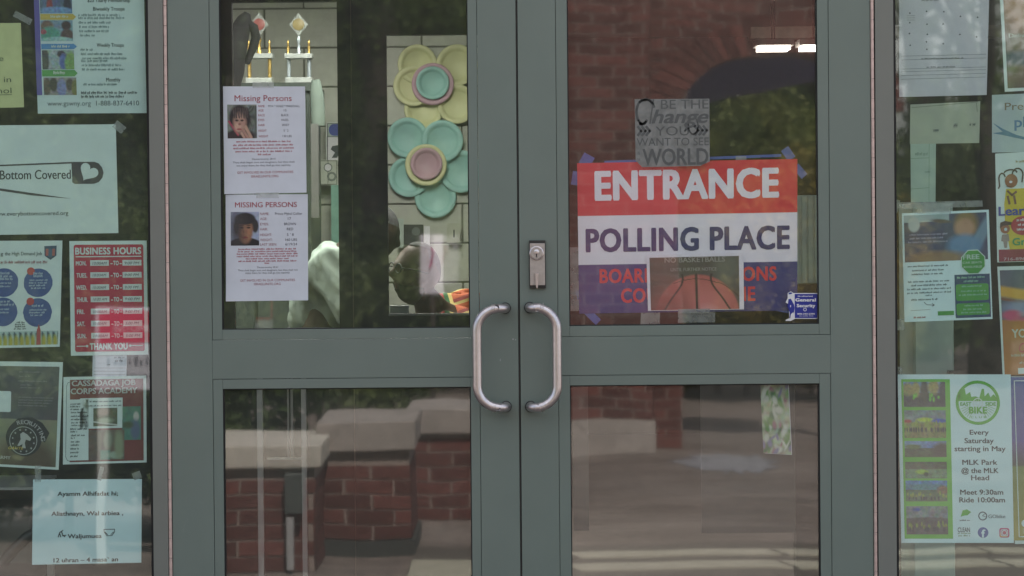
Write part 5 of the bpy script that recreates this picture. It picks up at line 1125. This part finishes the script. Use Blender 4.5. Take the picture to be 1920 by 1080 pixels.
# white box on the inner sill
y_ = 2.35
bx = thing('white_box', 'small white box standing inside the sill below the seated man', 'box', (P(748, 590, y_).x, y_, P(748, 590, y_).z)); o_ = Vector(bx.location)
MB(o_).box(P(731, 590, y_).x, P(766, 590, y_).x, y_, y_ + .05, P(748, 592, y_).z, P(748, 577, y_).z).build('carton', mat('white_card', (.8, .82, .8), .6), bx, bevel=.002); MB(o_).box(P(730.5, 590, y_).x, P(766.5, 590, y_).x, y_ - .001, y_ + .051, P(748, 577, y_).z, P(748, 573, y_).z).build('lid', WHT, bx, bevel=.002)
tb = thing('counter', 'narrow dark counter shelf carrying the white box behind the inner window', 'counter', (P(800, 600, y_).x, y_, .012)); o_ = Vector(tb.location); zc_ = P(748, 592, y_).z
MB(o_).box(b0, b1, y_ - .1, y_ + .3, zc_ - .03, zc_ - .0005).build('top', M_BRONZE, tb)
for x_ in (b0 + .04, b1 - .04): MB(o_).box(x_ - .02, x_ + .02, y_, y_ + .2, .012, zc_ - .0305).build('leg', M_BRONZE, tb)

# white rack behind the lower left pane
yk = 1.3
rk = thing('white_rack', 'tall white metal rack with thin uprights behind the lower left pane', 'rack', (P(530, 540, yk).x, yk, .012)); o_ = Vector(rk.location); zt2 = P(530, 700, yk).z
for xa, xb, dy in ((483, 493.5, 0), (566, 575, 0), (540, 542.5, .15), (546, 550, .15)):
    zb_ = .013 if dy == 0 else P(545, 858, yk + dy).z
    MB(o_).box(P(xa, 900, yk + dy).x, P(xb, 900, yk + dy).x, yk + dy, yk + dy + .02, zb_, zt2).build('upright', M_WHITEM, rk)
MB(o_).box(P(478, 900, yk).x, P(580, 900, yk).x, yk, yk + .2, zt2 + .0005, zt2 + .03).build('shelf', M_WHITEM, rk); MB(o_).box(P(494, 900, yk).x, P(565.5, 900, yk).x, yk + .15, yk + .17, P(545, 862, yk + .15).z, P(545, 858.3, yk + .15).z).build('shelf', M_WHITEM, rk)
for xa, xb, y0_, y1_, lb in ((1075, 1104, 722, 995, 'narrow grey board standing nearest the lock side behind the lower right pane'), (1315, 1490, 722, 1000, 'wide grey board behind the marbled paper in the lower right pane')):
    g_ = MB().box(P(xa, 900, .6).x, P(xb, 900, .6).x, .6, .62, P(xa, y1_, .6).z, P(xa, 700, .6).z).build('grey_board', M_SHEETD); tag(g_, lb, 'board', 'grey boards leaning inside')
# white door edge through the right door
wd = thing('white_door', 'pale mint inner door seen right of the polling sign', 'door', (P(1515, 540, .9).x, .9, .012)); o_ = Vector(wd.location)
MINT = mat('pale_mint_paint', (0.56, 0.68, 0.60), .45, 0, .04)
MB(o_).box(P(1490, 540, .9).x, P(1612, 540, .9).x, .9, .94, P(1500, 532, .9).z, P(1500, 366, .9).z).build('leaf', MINT, wd, bevel=.003)
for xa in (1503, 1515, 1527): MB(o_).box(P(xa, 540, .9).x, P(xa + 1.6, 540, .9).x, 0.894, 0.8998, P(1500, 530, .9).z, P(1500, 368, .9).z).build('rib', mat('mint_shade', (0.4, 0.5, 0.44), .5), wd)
MB(o_).box(P(1488, 540, .9).x, P(1614, 540, .9).x, 0.88, 0.96, .012, P(1500, 532.5, .9).z).build('lower_cabinet', M_HALL, wd)
# pale lockers behind the right side window, box and chair behind the left
lk = thing('pale_cabinet', 'pale green cabinet column behind the posters of the right window', 'cabinet', (P(1745, 540, .7).x, .7, .012)); o_ = Vector(lk.location)
MB(o_).box(P(1711, 540, .7).x, P(1788, 540, .7).x, .7, 1.0, .012, P(1745, 640 - 260, .7).z).build('body', MINT, lk, bevel=.004); MB(o_).box(P(1714, 540, .7).x, P(1785, 540, .7).x, .69, .6995, P(1745, 1015, .7).z, P(1745, 420, .7).z).build('door', MINT, lk, bevel=.003)
MB(o_).box(P(1776, 540, .68).x, P(1798, 540, .68).x, .66, .6895, P(1745, 700, .68).z, P(1745, 695, .68).z).build('latch', M_DARKMET, lk)
tb = thing('tan_box', 'tan cardboard box on a light shelf behind the lower left notice', 'box', (P(0, 980, .7).x, .7, P(0, 1040, .7).z)); o_ = Vector(tb.location)
TAN = mat('tan_card', (0.17, 0.155, 0.13), .8, 0, .06)
MB(o_).box(P(-160, 980, .7).x, P(58, 980, .7).x, .7, 1.05, P(0, 1062, .7).z, P(0, 953, .7).z).build('carton', TAN, tb, bevel=.004)
MB(o_).box(P(-160, 980, .7).x, P(47, 980, .7).x, 1.0, 1.04, P(0, 952, .7).z, P(0, 925, .7).z).build('flap', TAN, tb)
sh = thing('light_shelf', 'thin bright shelf edge above the tan box, left side window', 'shelf', (P(0, 918, .7).x, .75, .012)); o_ = Vector(sh.location)
MB(o_).box(P(-200, 918, .65).x, P(62, 918, .65).x, .65, 1.1, P(0, 919, .65).z, P(0, 914, .65).z).build('board', M_WHITEM, sh); MB(o_).box(P(50, 918, .7).x, P(62, 918, .7).x, 1.06, 1.09, .012, P(0, 920, .7).z).build('leg', M_WHITEM, sh); MB(o_).box(P(-200, 918, .7).x, P(-188, 918, .7).x, .7, .73, .012, P(0, 920, .7).z).build('leg', M_WHITEM, sh)
MB(o_).box(P(-188, 918, .7).x, P(61, 918, .7).x, .66, 1.058, P(0, 1072, .7).z, P(0, 1063, .7).z).build('board', M_WHITEM, sh)
cr = thing('chair', 'dark chair whose curved arm crosses in front of the tan box', 'chair', (P(30, 1040, .55).x, .55, .012))
ar = MB(cr.location).tube([P(x, y, .55) for x, y in ((-30, 1100), (0, 1062), (24, 1032), (50, 1008), (80, 992), (130, 984))], .017, 14).build('arm', M_DARKMET, cr, smooth=True)
qx = P(60, 1040, .55).x
MB(cr.location).box(qx - .5, qx + .03, .3, .62, .43, .47).build('seat', CHM, cr, bevel=.01)
for x_ in (qx - .48, qx): 
    for y_ in (.32, .6): MB(cr.location).tube([(x_, y_, .013), (x_, y_, .43)], .012, 10).build('leg', M_DARKMET, cr)
# ------------------------------------------------------------------ outdoors, seen only as reflections in the glass
G = .0101
def halves():
    out = {}
    for nm, L in (('full', .194), ('half', .092)):
        b = MB().box(-L / 2, L / 2, -.012, -.003, 0, .0567); me = mesh_of(b.v, b.f); bm = bmesh.new(); bm.from_mesh(me); bmesh.ops.recalc_face_normals(bm, faces=bm.faces); bm.to_mesh(me); bm.free(); me.materials.append(M_BRICK); out[nm] = me
    return out
BM = halves(); NB = {}
def bricks(root, x0, x1, z0, z1, yf, segs=None, limit=300):
    """stretcher bond on a face that looks towards the doors (+Y); segs(z) gives the stretches that carry bricks"""
    z = z0; r = 0; n = NB.get(root.name, 0); extra = []; o_ = Vector(root.location)
    while z + .057 <= z1 + .002:
        for sa, sb in (segs(z, z + .0567) if segs else [(x0, x1)]):
            k = 0; u = x0 - (.102 if r % 2 else 0)
            while u < sb:
                a_, b_ = max(u, sa), min(u + .194, sb); L = b_ - a_
                if L > .02:
                    if n < limit:
                        full = L > .19; c = bpy.data.objects.new('brick', BM['full' if full else 'half']); COL.objects.link(c); c.parent = root
                        if not full: c.scale = (L / .092, 1, 1)
                        c.location = Vector(((a_ + b_) / 2, yf + random.uniform(-.001, .001), z)) - o_; n += 1
                    else: extra.append((a_, b_, z))
                u += .2041
        z += .0668; r += 1
    NB[root.name] = n
    if extra:
        b = MB(root.location)
        for xa, xb, zz in extra: b.box(xa, xb, yf - .012, yf - .003, zz, zz + .0567)
        e_ = b.build('brick_field', M_BRICK, root); e_['kind'] = 'stuff'
# brick building with an arch, 11.3 m in front of the doors (behind the camera)
D = 11.3
xa, xb = RX(1000, D), RX(1222, D); root = thing('brick_pier', 'red brick pier on a concrete base mirrored in the right door', 'pier', (RX(1110, D), -D, 0)); o_ = Vector(root.location)
zb_ = RZ(1150, 790, D)
MB(o_).box(xa, xb, -D - .5, -D - .008, zb_, 3.3).build('core', M_MORTAR, root); MB(o_).box(xa - .03, xb + .02, -D - .52, -D + .03, 0, zb_ - .001).build('concrete_base', M_STONE, root, bevel=.006)
bricks(root, xa, xb, zb_ + .008, 3.3, -D)
D2 = 11.7
xa, xb = RX(1224, D2), RX(1640, D2); root = thing('brick_arch', 'red brick wall with a wide arch mirrored in the right door', 'arch', (RX(1430, D2), -D2, 0)); o_ = Vector(root.location)
acx, R0 = RX(1462, D2), abs(RX(1462, D2) - RX(1282, D2)); acz = RZ(1462, 96, D2) - R0 * .62; R1 = R0 + .23
def outl(x): t = abs(x - acx) / R1; return acz + .62 * R0 * math.sqrt(max(0, 1 - t * t)) * (1 + .23 / (R0 * .62)) if t < 1 else None
xj0, xj1 = acx - R0, acx + R0
core = MB(o_); core.box(xa, xj0 - .001, -D2 - .4, -D2 - .008, 0, acz); core.box(xj1 + .001, xb, -D2 - .4, -D2 - .008, 0, acz)
N = 24; ytop = 3.4
for k in range(N):
    x0_, x1_ = xj0 + (xj1 - xj0) * k / N, xj0 + (xj1 - xj0) * (k + 1) / N
    zz = [acz + .62 * R0 * math.sqrt(max(0, 1 - ((x - acx) / R0) ** 2)) for x in (x0_, x1_)]; i = len(core.v)
    for y_ in (-D2 - .4, -D2 - .008):
        for x, z in ((x0_, zz[0]), (x1_, zz[1]), (x1_, ytop), (x0_, ytop)): core.v.append(V3((x, y_, z)) - o_)
    core.f += [(i, i + 1, i + 2, i + 3), (i + 7, i + 6, i + 5, i + 4), (i, i + 4, i + 5, i + 1)]
core.box(xa, xj0 - .001, -D2 - .4, -D2 - .008, acz + .001, ytop); core.box(xj1 + .001, xb, -D2 - .4, -D2 - .008, acz + .001, ytop)
core.build('core', M_MORTAR, root)
def segs(za, zb2):
    if zb2 < acz - .05: return [(xa, xj0 - .004), (xj1 + .004, xb)]
    H1 = .62 * R0 + .20; zz = max(zb2, acz) - acz
    if zz >= H1 or za - acz > H1 - .02: return [(xa, xb)]
    w_ = (R1 - .03) * math.sqrt(1 - (zz / H1) ** 2)
    return [(xa, acx - w_), (acx + w_, xb)]
bricks(root, xa, xb, .01, 3.4, -D2, segs)
nv_ = 26
for k in range(nv_):      # voussoirs
    t0, t1 = math.pi * (k + .06) / nv_, math.pi * (k + .94) / nv_; v = []
    for y_ in (-D2 - .06, -D2 + .004):
        for t, e_ in ((t0, 0), (t1, 0), (t1, .215), (t0, .215)): v.append(V3((acx - (R0 + .004 + e_) * math.cos(t), y_, acz + (.62 * R0 + .004 + e_) * math.sin(t))) - o_)
    link('voussoir', mesh_of(v, [(0, 1, 2, 3), (7, 6, 5, 4), (0, 4, 5, 1), (1, 5, 6, 2), (2, 6, 7, 3), (3, 7, 4, 0)]), root, M_BRICK)
# dark sheet added behind the arch for the shade of its soffit
D3 = 12.6
xw0, xw1 = RX(1240, D3), RX(1600, D3); v = []
for x, z in ((xw0, RZ(1240, 215, D3)), (xw1, RZ(1500, 135, D3)), (xw1, 3.3), (xw0, 3.3)):
    for y_ in (-D3, -D3 - .25): v.append((x, y_, z))
aw = link('shade_sheet', mesh_of(v, [(0, 2, 4, 6), (7, 5, 3, 1), (0, 1, 3, 2), (2, 3, 5, 4), (4, 5, 7, 6), (6, 7, 1, 0)]), None, mat('soffit_shade', (0.26, 0.23, 0.36), .8)); tag(aw, 'dark navy sheet standing in for shade inside the mirrored brick arch', 'shade_sheet')

# low walls with stone copings mirrored in the lower left pane
M_STONE_SUN = mat('sunlit_stone_coping', (0.66, 0.61, 0.54), 0.85, 0, 0.12, 14, 0.003, var2=0.35, tint=(0.3, 0.27, 0.24))  # coping stone with its sunlit brightness put into the colour
def side_bricks(root, x, y0, y1, z0, z1):
    z = z0; r = 0; o_ = Vector(root.location)
    while z + .057 <= z1 + .002:
        u = y0 - (.102 if r % 2 else 0)
        while u < y1:
            a_, b_ = max(u, y0), min(u + .194, y1); L = b_ - a_
            if L > .03:
                c = bpy.data.objects.new('brick', BM['half']); COL.objects.link(c); c.parent = root; c.rotation_euler = (0, 0, -math.pi / 2); c.scale = (L / .092, 1, 1)
                c.location = Vector((x, (a_ + b_) / 2, z)) - o_
            u += .2041
        z += .0668; r += 1
def low_wall(px0, px1, d, dep, ztop_px, zbr_px, label, base_h=0.0, sm=None):
    x0, x1 = RX(px0, d), RX(px1, d); zt = RZ((px0 + px1) / 2, ztop_px, d); zb = RZ((px0 + px1) / 2, zbr_px, d)
    r = thing('low_brick_wall', label, 'wall', ((x0 + x1) / 2, -d, 0), 'low brick walls with stone tops'); o_ = Vector(r.location)
    MB(o_).box(x0 + .01, x1 - .01, -d - dep + .03, -d - .008, base_h, zb - .001).build('core', M_MORTAR, r)
    if base_h: MB(o_).box(x0 - .01, x1 + .01, -d - dep, -d + .02, 0, base_h - .001).build('base', mat('dark_base', (0.07, 0.07, 0.065), .9), r)
    MB(o_).box(x0 - .02, x1 + .02, -d - dep, -d + .03, zb, zt).build('coping', sm or M_STONE, r, bevel=.008)
    bricks(r, x0 + .01, x1 - .01, base_h + .006, zb, -d)
    side_bricks(r, x1 - .001, -d - dep + .03, -d - .02, base_h + .006, zb)
    return r
low_wall(300, 592, 4.5, .95, 834, 876, 'nearest and leftmost low brick wall with sunlit stone top, mirrored lower left', 0.0, M_STONE_SUN)
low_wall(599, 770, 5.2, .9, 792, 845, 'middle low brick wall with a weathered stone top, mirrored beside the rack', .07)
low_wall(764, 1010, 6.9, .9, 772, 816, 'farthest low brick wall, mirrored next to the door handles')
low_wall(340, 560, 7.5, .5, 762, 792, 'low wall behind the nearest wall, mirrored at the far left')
st_ = MB().box(RX(583, 4.47), RX(597, 4.47), -4.6, -4.46, 0, RZ(590, 880, 4.46)).build('drain_box', M_DARKMET); bpy.data.objects.remove(st_)
pb_ = thing('wall_panel', 'grey metal utility panel on the nearest low brick wall', 'panel', (RX(548, 4.45), -4.45, .2)); o_ = Vector(pb_.location)
MB(o_).box(RX(531, 4.45), RX(566, 4.45), -4.49, -4.42, RZ(548, 965, 4.45), RZ(548, 885, 4.45)).build('casing', mat('panel_grey', (.10, .11, .105), .5), pb_, bevel=.004); MB(o_).box(RX(533, 4.42), RX(547, 4.42), -4.45, -4.41, 0.02, RZ(548, 972, 4.45)).build('conduit_cover', mat('panel_pale', (.45, .45, .46), .5), pb_)

# paving: stone slabs in front of the doors
SL = mat('paving_slab', (0.50, 0.47, 0.38), .9, 0, .14, 10, .002, rand=.08, var2=.4, tint=(.3, .3, .2)); 
pv = boxo('paving', mat('paving_bed', (.12, .10, .085), .95, 0, .2, 12), RX(760, 4.5), 4.2, -5.5, -3.3, .001, .006); struct(pv)
def slabs(x0, x1, ya, yb_, n, skew=.0):
    for k in range(n):
        w_ = (x1 - x0) / n; v = []
        for z in (.006, .014):
            for x, y in ((x0 + k * w_ + .012, ya), (x0 + (k + 1) * w_ - .012, ya), (x0 + (k + 1) * w_ - .012 + skew, yb_), (x0 + k * w_ + .012 + skew, yb_)): v.append((x, y, z))
        c = link('slab', mesh_of(v, [(3, 2, 1, 0), (4, 5, 6, 7), (0, 1, 5, 4), (1, 2, 6, 5), (2, 3, 7, 6), (3, 0, 4, 7)]), pv, SL)
dd = lambda py: 1.38 / ((py - 451) / 5648) - 8
slabs(RX(1060, 5), 3.8, -dd(1043), -dd(1053), 4, .05); slabs(RX(1060, 4.6), 3.8, -dd(1065), -dd(1078), 4, .05); slabs(RX(1060, 4.2), 3.8, -3.75, -3.4, 4, .05); slabs(RX(760, 4.6), RX(1000, 4.6), -dd(1056), -4.0, 1)
r_ = random.Random(12)
def patch(name, label, cat, cxp, cyp, rx, ry, m, z=.005):
    d_ = dd(cyp); cx = RX(cxp, d_); pts_ = [(cx + rx * (1 + r_.uniform(-.3, .3)) * math.cos(2 * math.pi * k / 46), -d_ + ry * (1 + r_.uniform(-.3, .3)) * math.sin(2 * math.pi * k / 46), z) for k in range(46)]
    return struct(link(name, mesh_of(pts_, [tuple(range(46))]), None, m))
patch('path', '', '', 1370, 872, .30, .8, mat('sunlit_concrete', (.29, .285, .31), .9, 0, .4, 9))  # irregular concrete patch, its sunlit look put into the colour
# leaf masses
def leafmat(name, c1, c2, tr=.25):
    m = bpy.data.materials.new(name); m.use_nodes = True; n = m.node_tree.nodes; l = m.node_tree.links; b = n['Principled BSDF']; b.inputs['Roughness'].default_value = .6
    tc = n.new('ShaderNodeTexCoord'); nz = n.new('ShaderNodeTexNoise'); nz.inputs['Scale'].default_value = 2.2; nz.inputs['Detail'].default_value = 6; l.new(tc.outputs['Object'], nz.inputs[0])
    r = n.new('ShaderNodeValToRGB'); e = r.color_ramp.elements; e[0].position = .35; e[0].color = (*c1, 1); e[1].position = .65; e[1].color = (*c2, 1); l.new(nz.outputs['Fac'], r.inputs[0]); l.new(r.outputs[0], b.inputs['Base Color'])
    t = n.new('ShaderNodeBsdfTranslucent'); l.new(r.outputs[0], t.inputs[0]); mx = n.new('ShaderNodeMixShader'); mx.inputs[0].default_value = tr; l.new(b.outputs[0], mx.inputs[1]); l.new(t.outputs[0], mx.inputs[2]); l.new(mx.outputs[0], n['Material Output'].inputs[0]); return m
LG1 = leafmat('leaf_green', (.075, .115, .035), (.17, .22, .07), .35); LG2 = leafmat('leaf_dark', (.055, .09, .03), (.15, .21, .06), .35); LG3 = leafmat('leaf_yellow', (.16, .2, .06), (.45, .32, .07)); LG4 = leafmat('leaf_bright', (.15, .20, .06), (.34, .36, .12), .4); BARK = mat('bark', (.06, .05, .04), .95, 0, .3, 20, .01)
def leaves(clumps, n, size, seed):
    rg = np.random.RandomState(seed); w_ = np.array([c[3] * c[4] * c[5] for c in clumps]) ** .66; w_ /= w_.sum(); idx = rg.choice(len(clumps), n, p=w_); C = np.array(clumps)[idx]
    d = rg.normal(size=(n, 3)); d /= np.linalg.norm(d, axis=1)[:, None]; d *= (rg.rand(n) ** .33)[:, None] * (.75 + .35 * rg.rand(n))[:, None]; p_ = C[:, :3] + d * C[:, 3:6]
    a = rg.normal(size=(n, 3)); a /= np.linalg.norm(a, axis=1)[:, None]; b = np.cross(a, rg.normal(size=(n, 3))); b /= np.linalg.norm(b, axis=1)[:, None]; sz = (size * (.6 + .8 * rg.rand(n)))[:, None]
    v = np.stack([p_ - a * sz, p_ + b * sz * .55, p_ + a * sz, p_ - b * sz * .55], 1).reshape(-1, 3); v[:, 2] = np.maximum(v[:, 2], .02); return v
def tree(name, label, cat, x, y, h, rad, n, size, seed, m, grp, trunk_h=1.6, low=.25):
    rg = random.Random(seed); t = thing(name, label, cat, (x, y, 0), grp); cl = []
    for k in range(26):
        a_ = rg.uniform(0, 6.28); q = rg.random() ** .6; zz = h * rg.uniform(low, .93); pr = math.sin(math.pi * min(1, max(.08, (zz / h - low * .6) / (1 - low * .5)))) ** .6
        cl.append((rad * q * pr * math.cos(a_), rad * q * pr * math.sin(a_), zz, rad * rg.uniform(.22, .42), rad * rg.uniform(.22, .42), h * rg.uniform(.05, .11)))
    v = leaves(cl, n, size, seed); me = bpy.data.meshes.new('crown'); me.from_pydata(v.tolist(), [], [tuple(range(4 * i, 4 * i + 4)) for i in range(n)]); link('crown', me, t, m)
    b = MB().tube([(0, 0, 0), (.03, .02, h * .3), (-.04, 0, h * .6), (0, 0, h * .85)], [h * .03, h * .022, h * .014, h * .005], 10)
    for k in range(7):
        c_ = rg.choice(cl); b.tube([(0, 0, c_[2] * .55), (c_[0] * .5, c_[1] * .5, c_[2] * .8), (c_[0], c_[1], c_[2])], [h * .012, h * .008, h * .003], 6)
    b.build('trunk', BARK, t)
gt = 'trees mirrored in the door glass'
hl = []
HX = [-60, -25, -14, -8, -4, -1, RX(1640, 34), RX(1760, 34), 14, 40, 70]; HH = [14, 13, 12.5, 11.5, 10.5, 10, 8, 3.2, 2.8, 4, 7]
hv_ = []
for x, h in zip(HX, HH): hv_ += [(x, -31, -.02), (x, -34, h * .45), (x, -40, h * .85), (x, -52, h), (x, -80, h)]
hf_ = [(5 * i + j, 5 * i + j + 1, 5 * i + j + 6, 5 * i + j + 5) for i in range(len(HX) - 1) for j in range(4)]
struct(link('hill', mesh_of(hv_, hf_), None, mat('hill_green', (.03, .045, .02), .95, 0, .5, 1.2, .1)))
rg0 = random.Random(40); cl = []
for k in range(150):
    x = rg0.uniform(-9, RX(1600, 30)); z = rg0.uniform(0.3, 7.5); cl.append((x, -29.5 - z * .3 + rg0.uniform(-1, 1), z, rg0.uniform(.6, 1.3), .8, rg0.uniform(.5, 1.1)))
tree('broad_tree', 'dark leafy tree mirrored behind the missing person notices', 'tree', RX(450, 17), -17, 7.5, 1.9, 34000, .034, 1, LG2, gt, low=.05)
tree('broad_tree', 'dark leafy tree mirrored left of the plate flowers', 'tree', RX(720, 19), -19, 8, 2.0, 34000, .034, 2, LG2, gt, low=.05)
tree('broad_tree', 'dark leafy tree mirrored behind the plate flowers', 'tree', RX(940, 22), -22, 8.5, 2.2, 26000, .042, 3, LG2, gt, low=.05)
tree('broad_tree', 'green tree mirrored in the left side window', 'tree', RX(120, 18), -18, 6.6, 1.9, 26000, .036, 4, LG1, gt, low=.05)
tree('broad_tree', 'tall green tree mirrored beyond the brick arch', 'tree', RX(1560, 24), -24, 6.5, 2.6, 20000, .05, 5, LG1, gt, low=.05)
tree('broad_tree', 'open green tree mirrored in the right side window', 'tree', RX(1860, 20), -20, 5.2, 1.8, 3000, .045, 6, LG1, gt, low=.1)
tree('broad_tree', 'open tree with sky gaps mirrored at the right edge', 'tree', RX(1730, 27), -27, 7.0, 2.4, 2600, .06, 7, LG1, gt, low=.1)
v = leaves(cl, 42000, .075, 77); me = bpy.data.meshes.new('woodland'); me.from_pydata(v.tolist(), [], [tuple(range(4 * i, 4 * i + 4)) for i in range(42000)]); wo = link('woodland', me, None, LG2); wo['kind'] = 'stuff'
def bush(label, px, d, h, rad, n, seed, m):
    rg = random.Random(seed); t = thing('bush', label, 'bush', (RX(px, d), -d, 0), 'bushes mirrored in the door glass'); cl = [(rad * rg.uniform(-.7, .7), rad * rg.uniform(-.5, .5), h * rg.uniform(.2, .82), rad * .35, rad * .35, h * .18) for _ in range(18)]
    n = int(n * 2.2); v = leaves(cl, n, .026, seed); me = bpy.data.meshes.new('foliage'); me.from_pydata(v.tolist(), [], [tuple(range(4 * i, 4 * i + 4)) for i in range(n)]); link('foliage', me, t, m); MB().tube([(0, 0, 0), (0, 0, h * .7)], [.03, .01], 8).build('stem', BARK, t)
bush('tall green bush mirrored through the brick arch', 1390, 18.2, 2.75, .85, 9000, 11, LG4)
bush('highest green bush mirrored at the right of the brick arch', 1530, 18.8, 3.3, .9, 9000, 12, LG4)
bush('yellow tinged bush mirrored in front of the green bushes', 1470, 17.2, 2.2, .7, 8000, 13, LG3)
bush('low yellow green bush mirrored at the right door edge', 1590, 17.2, 2.3, .7, 7000, 14, LG3)
bush('small bush mirrored at the brick pier foot', 1345, 18.6, 1.0, .7, 5000, 15, LG1)
bush('bright green bush mirrored in the left side window', 250, 12.5, 2.2, .8, 6000, 16, LG1)
bush('broad dark shrub added to darken the reflection in the lower left side window', 120, 6.2, 1.05, 1.3, 16000, 18, LG2)  # added shrub, keeps the mirrored ground dark here
bush('low dark bush mirrored under the left window trees', 600, 12.5, 1.4, 1.1, 6000, 17, LG1)

# roadside sign reflected over the business hours
D4 = 4.9
sg = thing('roadside_sign', 'red and white automotive sign board on posts mirrored over the business hours sign', 'sign', (RX(240, D4), -D4, 0)); o_ = Vector(sg.location)
def rp(px, py): return V3((RX(px, D4), -D4, RZ(px, py, D4)))
x0, x1 = RX(172, D4), RX(400, D4); z1, z0 = RZ(200, 579, D4), RZ(200, 735, D4); zm = RZ(200, 645, D4)
MB(o_).box(x0, x1, -D4 - .03, -D4 - .004, z0, z1).build('board', mat('sign_board', (.62, .6, .68), .5), sg)
MB(o_).box(x0 + .015, x1 - .015, -D4 - .0038, -D4 - .001, zm, z1 - .015).build('red_panel', mat('sign_red', (.55, .02, .06), .5), sg)
for xx in (x0 + .03, x1 - .03): MB(o_).box(xx - .02, xx + .02, -D4 - .075, -D4 - .031, 0, z1).build('post', M_WHITEM, sg)
def world_text(st, xl_, xr_, z_, cap, m, wt):      # reads correctly for someone facing the board from the doors' side
    tv, tf = tmesh(st, wt); mn, mx = tv[:, 0].min(), tv[:, 0].max(); v = [V3((xr_ - (a_[0] - mn) * (xr_ - xl_) / (mx - mn), -D4 + .0012 + a_[2] * .00002, z_ + a_[1] * cap / CAPH)) - o_ for a_ in tv]
    link('lettering', mesh_of(v, tf), sg, m)
px2 = (8 + D4) / 5648
world_text('AUTOMOTIVE', RX(204, D4), RX(330, D4), RZ(220, 625, D4), 13 * px2, mat('sign_pink', (.7, .45, .5), .5), .03)
v = []; rg = random.Random(5)
b = MB(o_)
for zz, h_ in ((RZ(200, 690, D4), 18), (RZ(200, 715, D4), 12)):
    x = x0 + .05
    while x < x1 - .05:
        w_ = rg.uniform(.006, .016); b.box(x, x + w_, -D4 - .0038, -D4 - .002, zz + rg.uniform(0, .008), zz + h_ * px2 * rg.uniform(.6, 1)); x += w_ + rg.uniform(.006, .02)
b.build('worn_print', mat('faded_ink', (.14, .13, .17), .6), sg)
# white poster board on a stake, reflected beside the seated man
D5 = 9.3
ws = thing('stake_sign', 'white yard sign with a pink ribbon mirrored over the seated man', 'sign', (RX(806, D5), -D5, 0)); o_ = Vector(ws.location)
x0, x1, z1, z0 = RX(782, D5), RX(835, D5), RZ(806, 440, D5), RZ(806, 556, D5)
MB(o_).box(x0, x1, -D5 - .012, -D5, z0, z1).build('board', mat('board_white', (.82, .78, .88), .5), ws); MB(o_).box((x0 + x1) / 2 - .015, (x0 + x1) / 2 + .015, -D5 - .04, -D5 - .0125, 0, z1 - .05).build('stake', BARK, ws)
rb = MB(o_).tube([V3((RX(x, D5), -D5 + .002, RZ(x, y, D5))) for x, y in ((803, 508), (807, 492), (812, 478), (805, 466))], .008, 6).build('ribbon', mat('pink_ink', (.6, .05, .25), .5), ws)
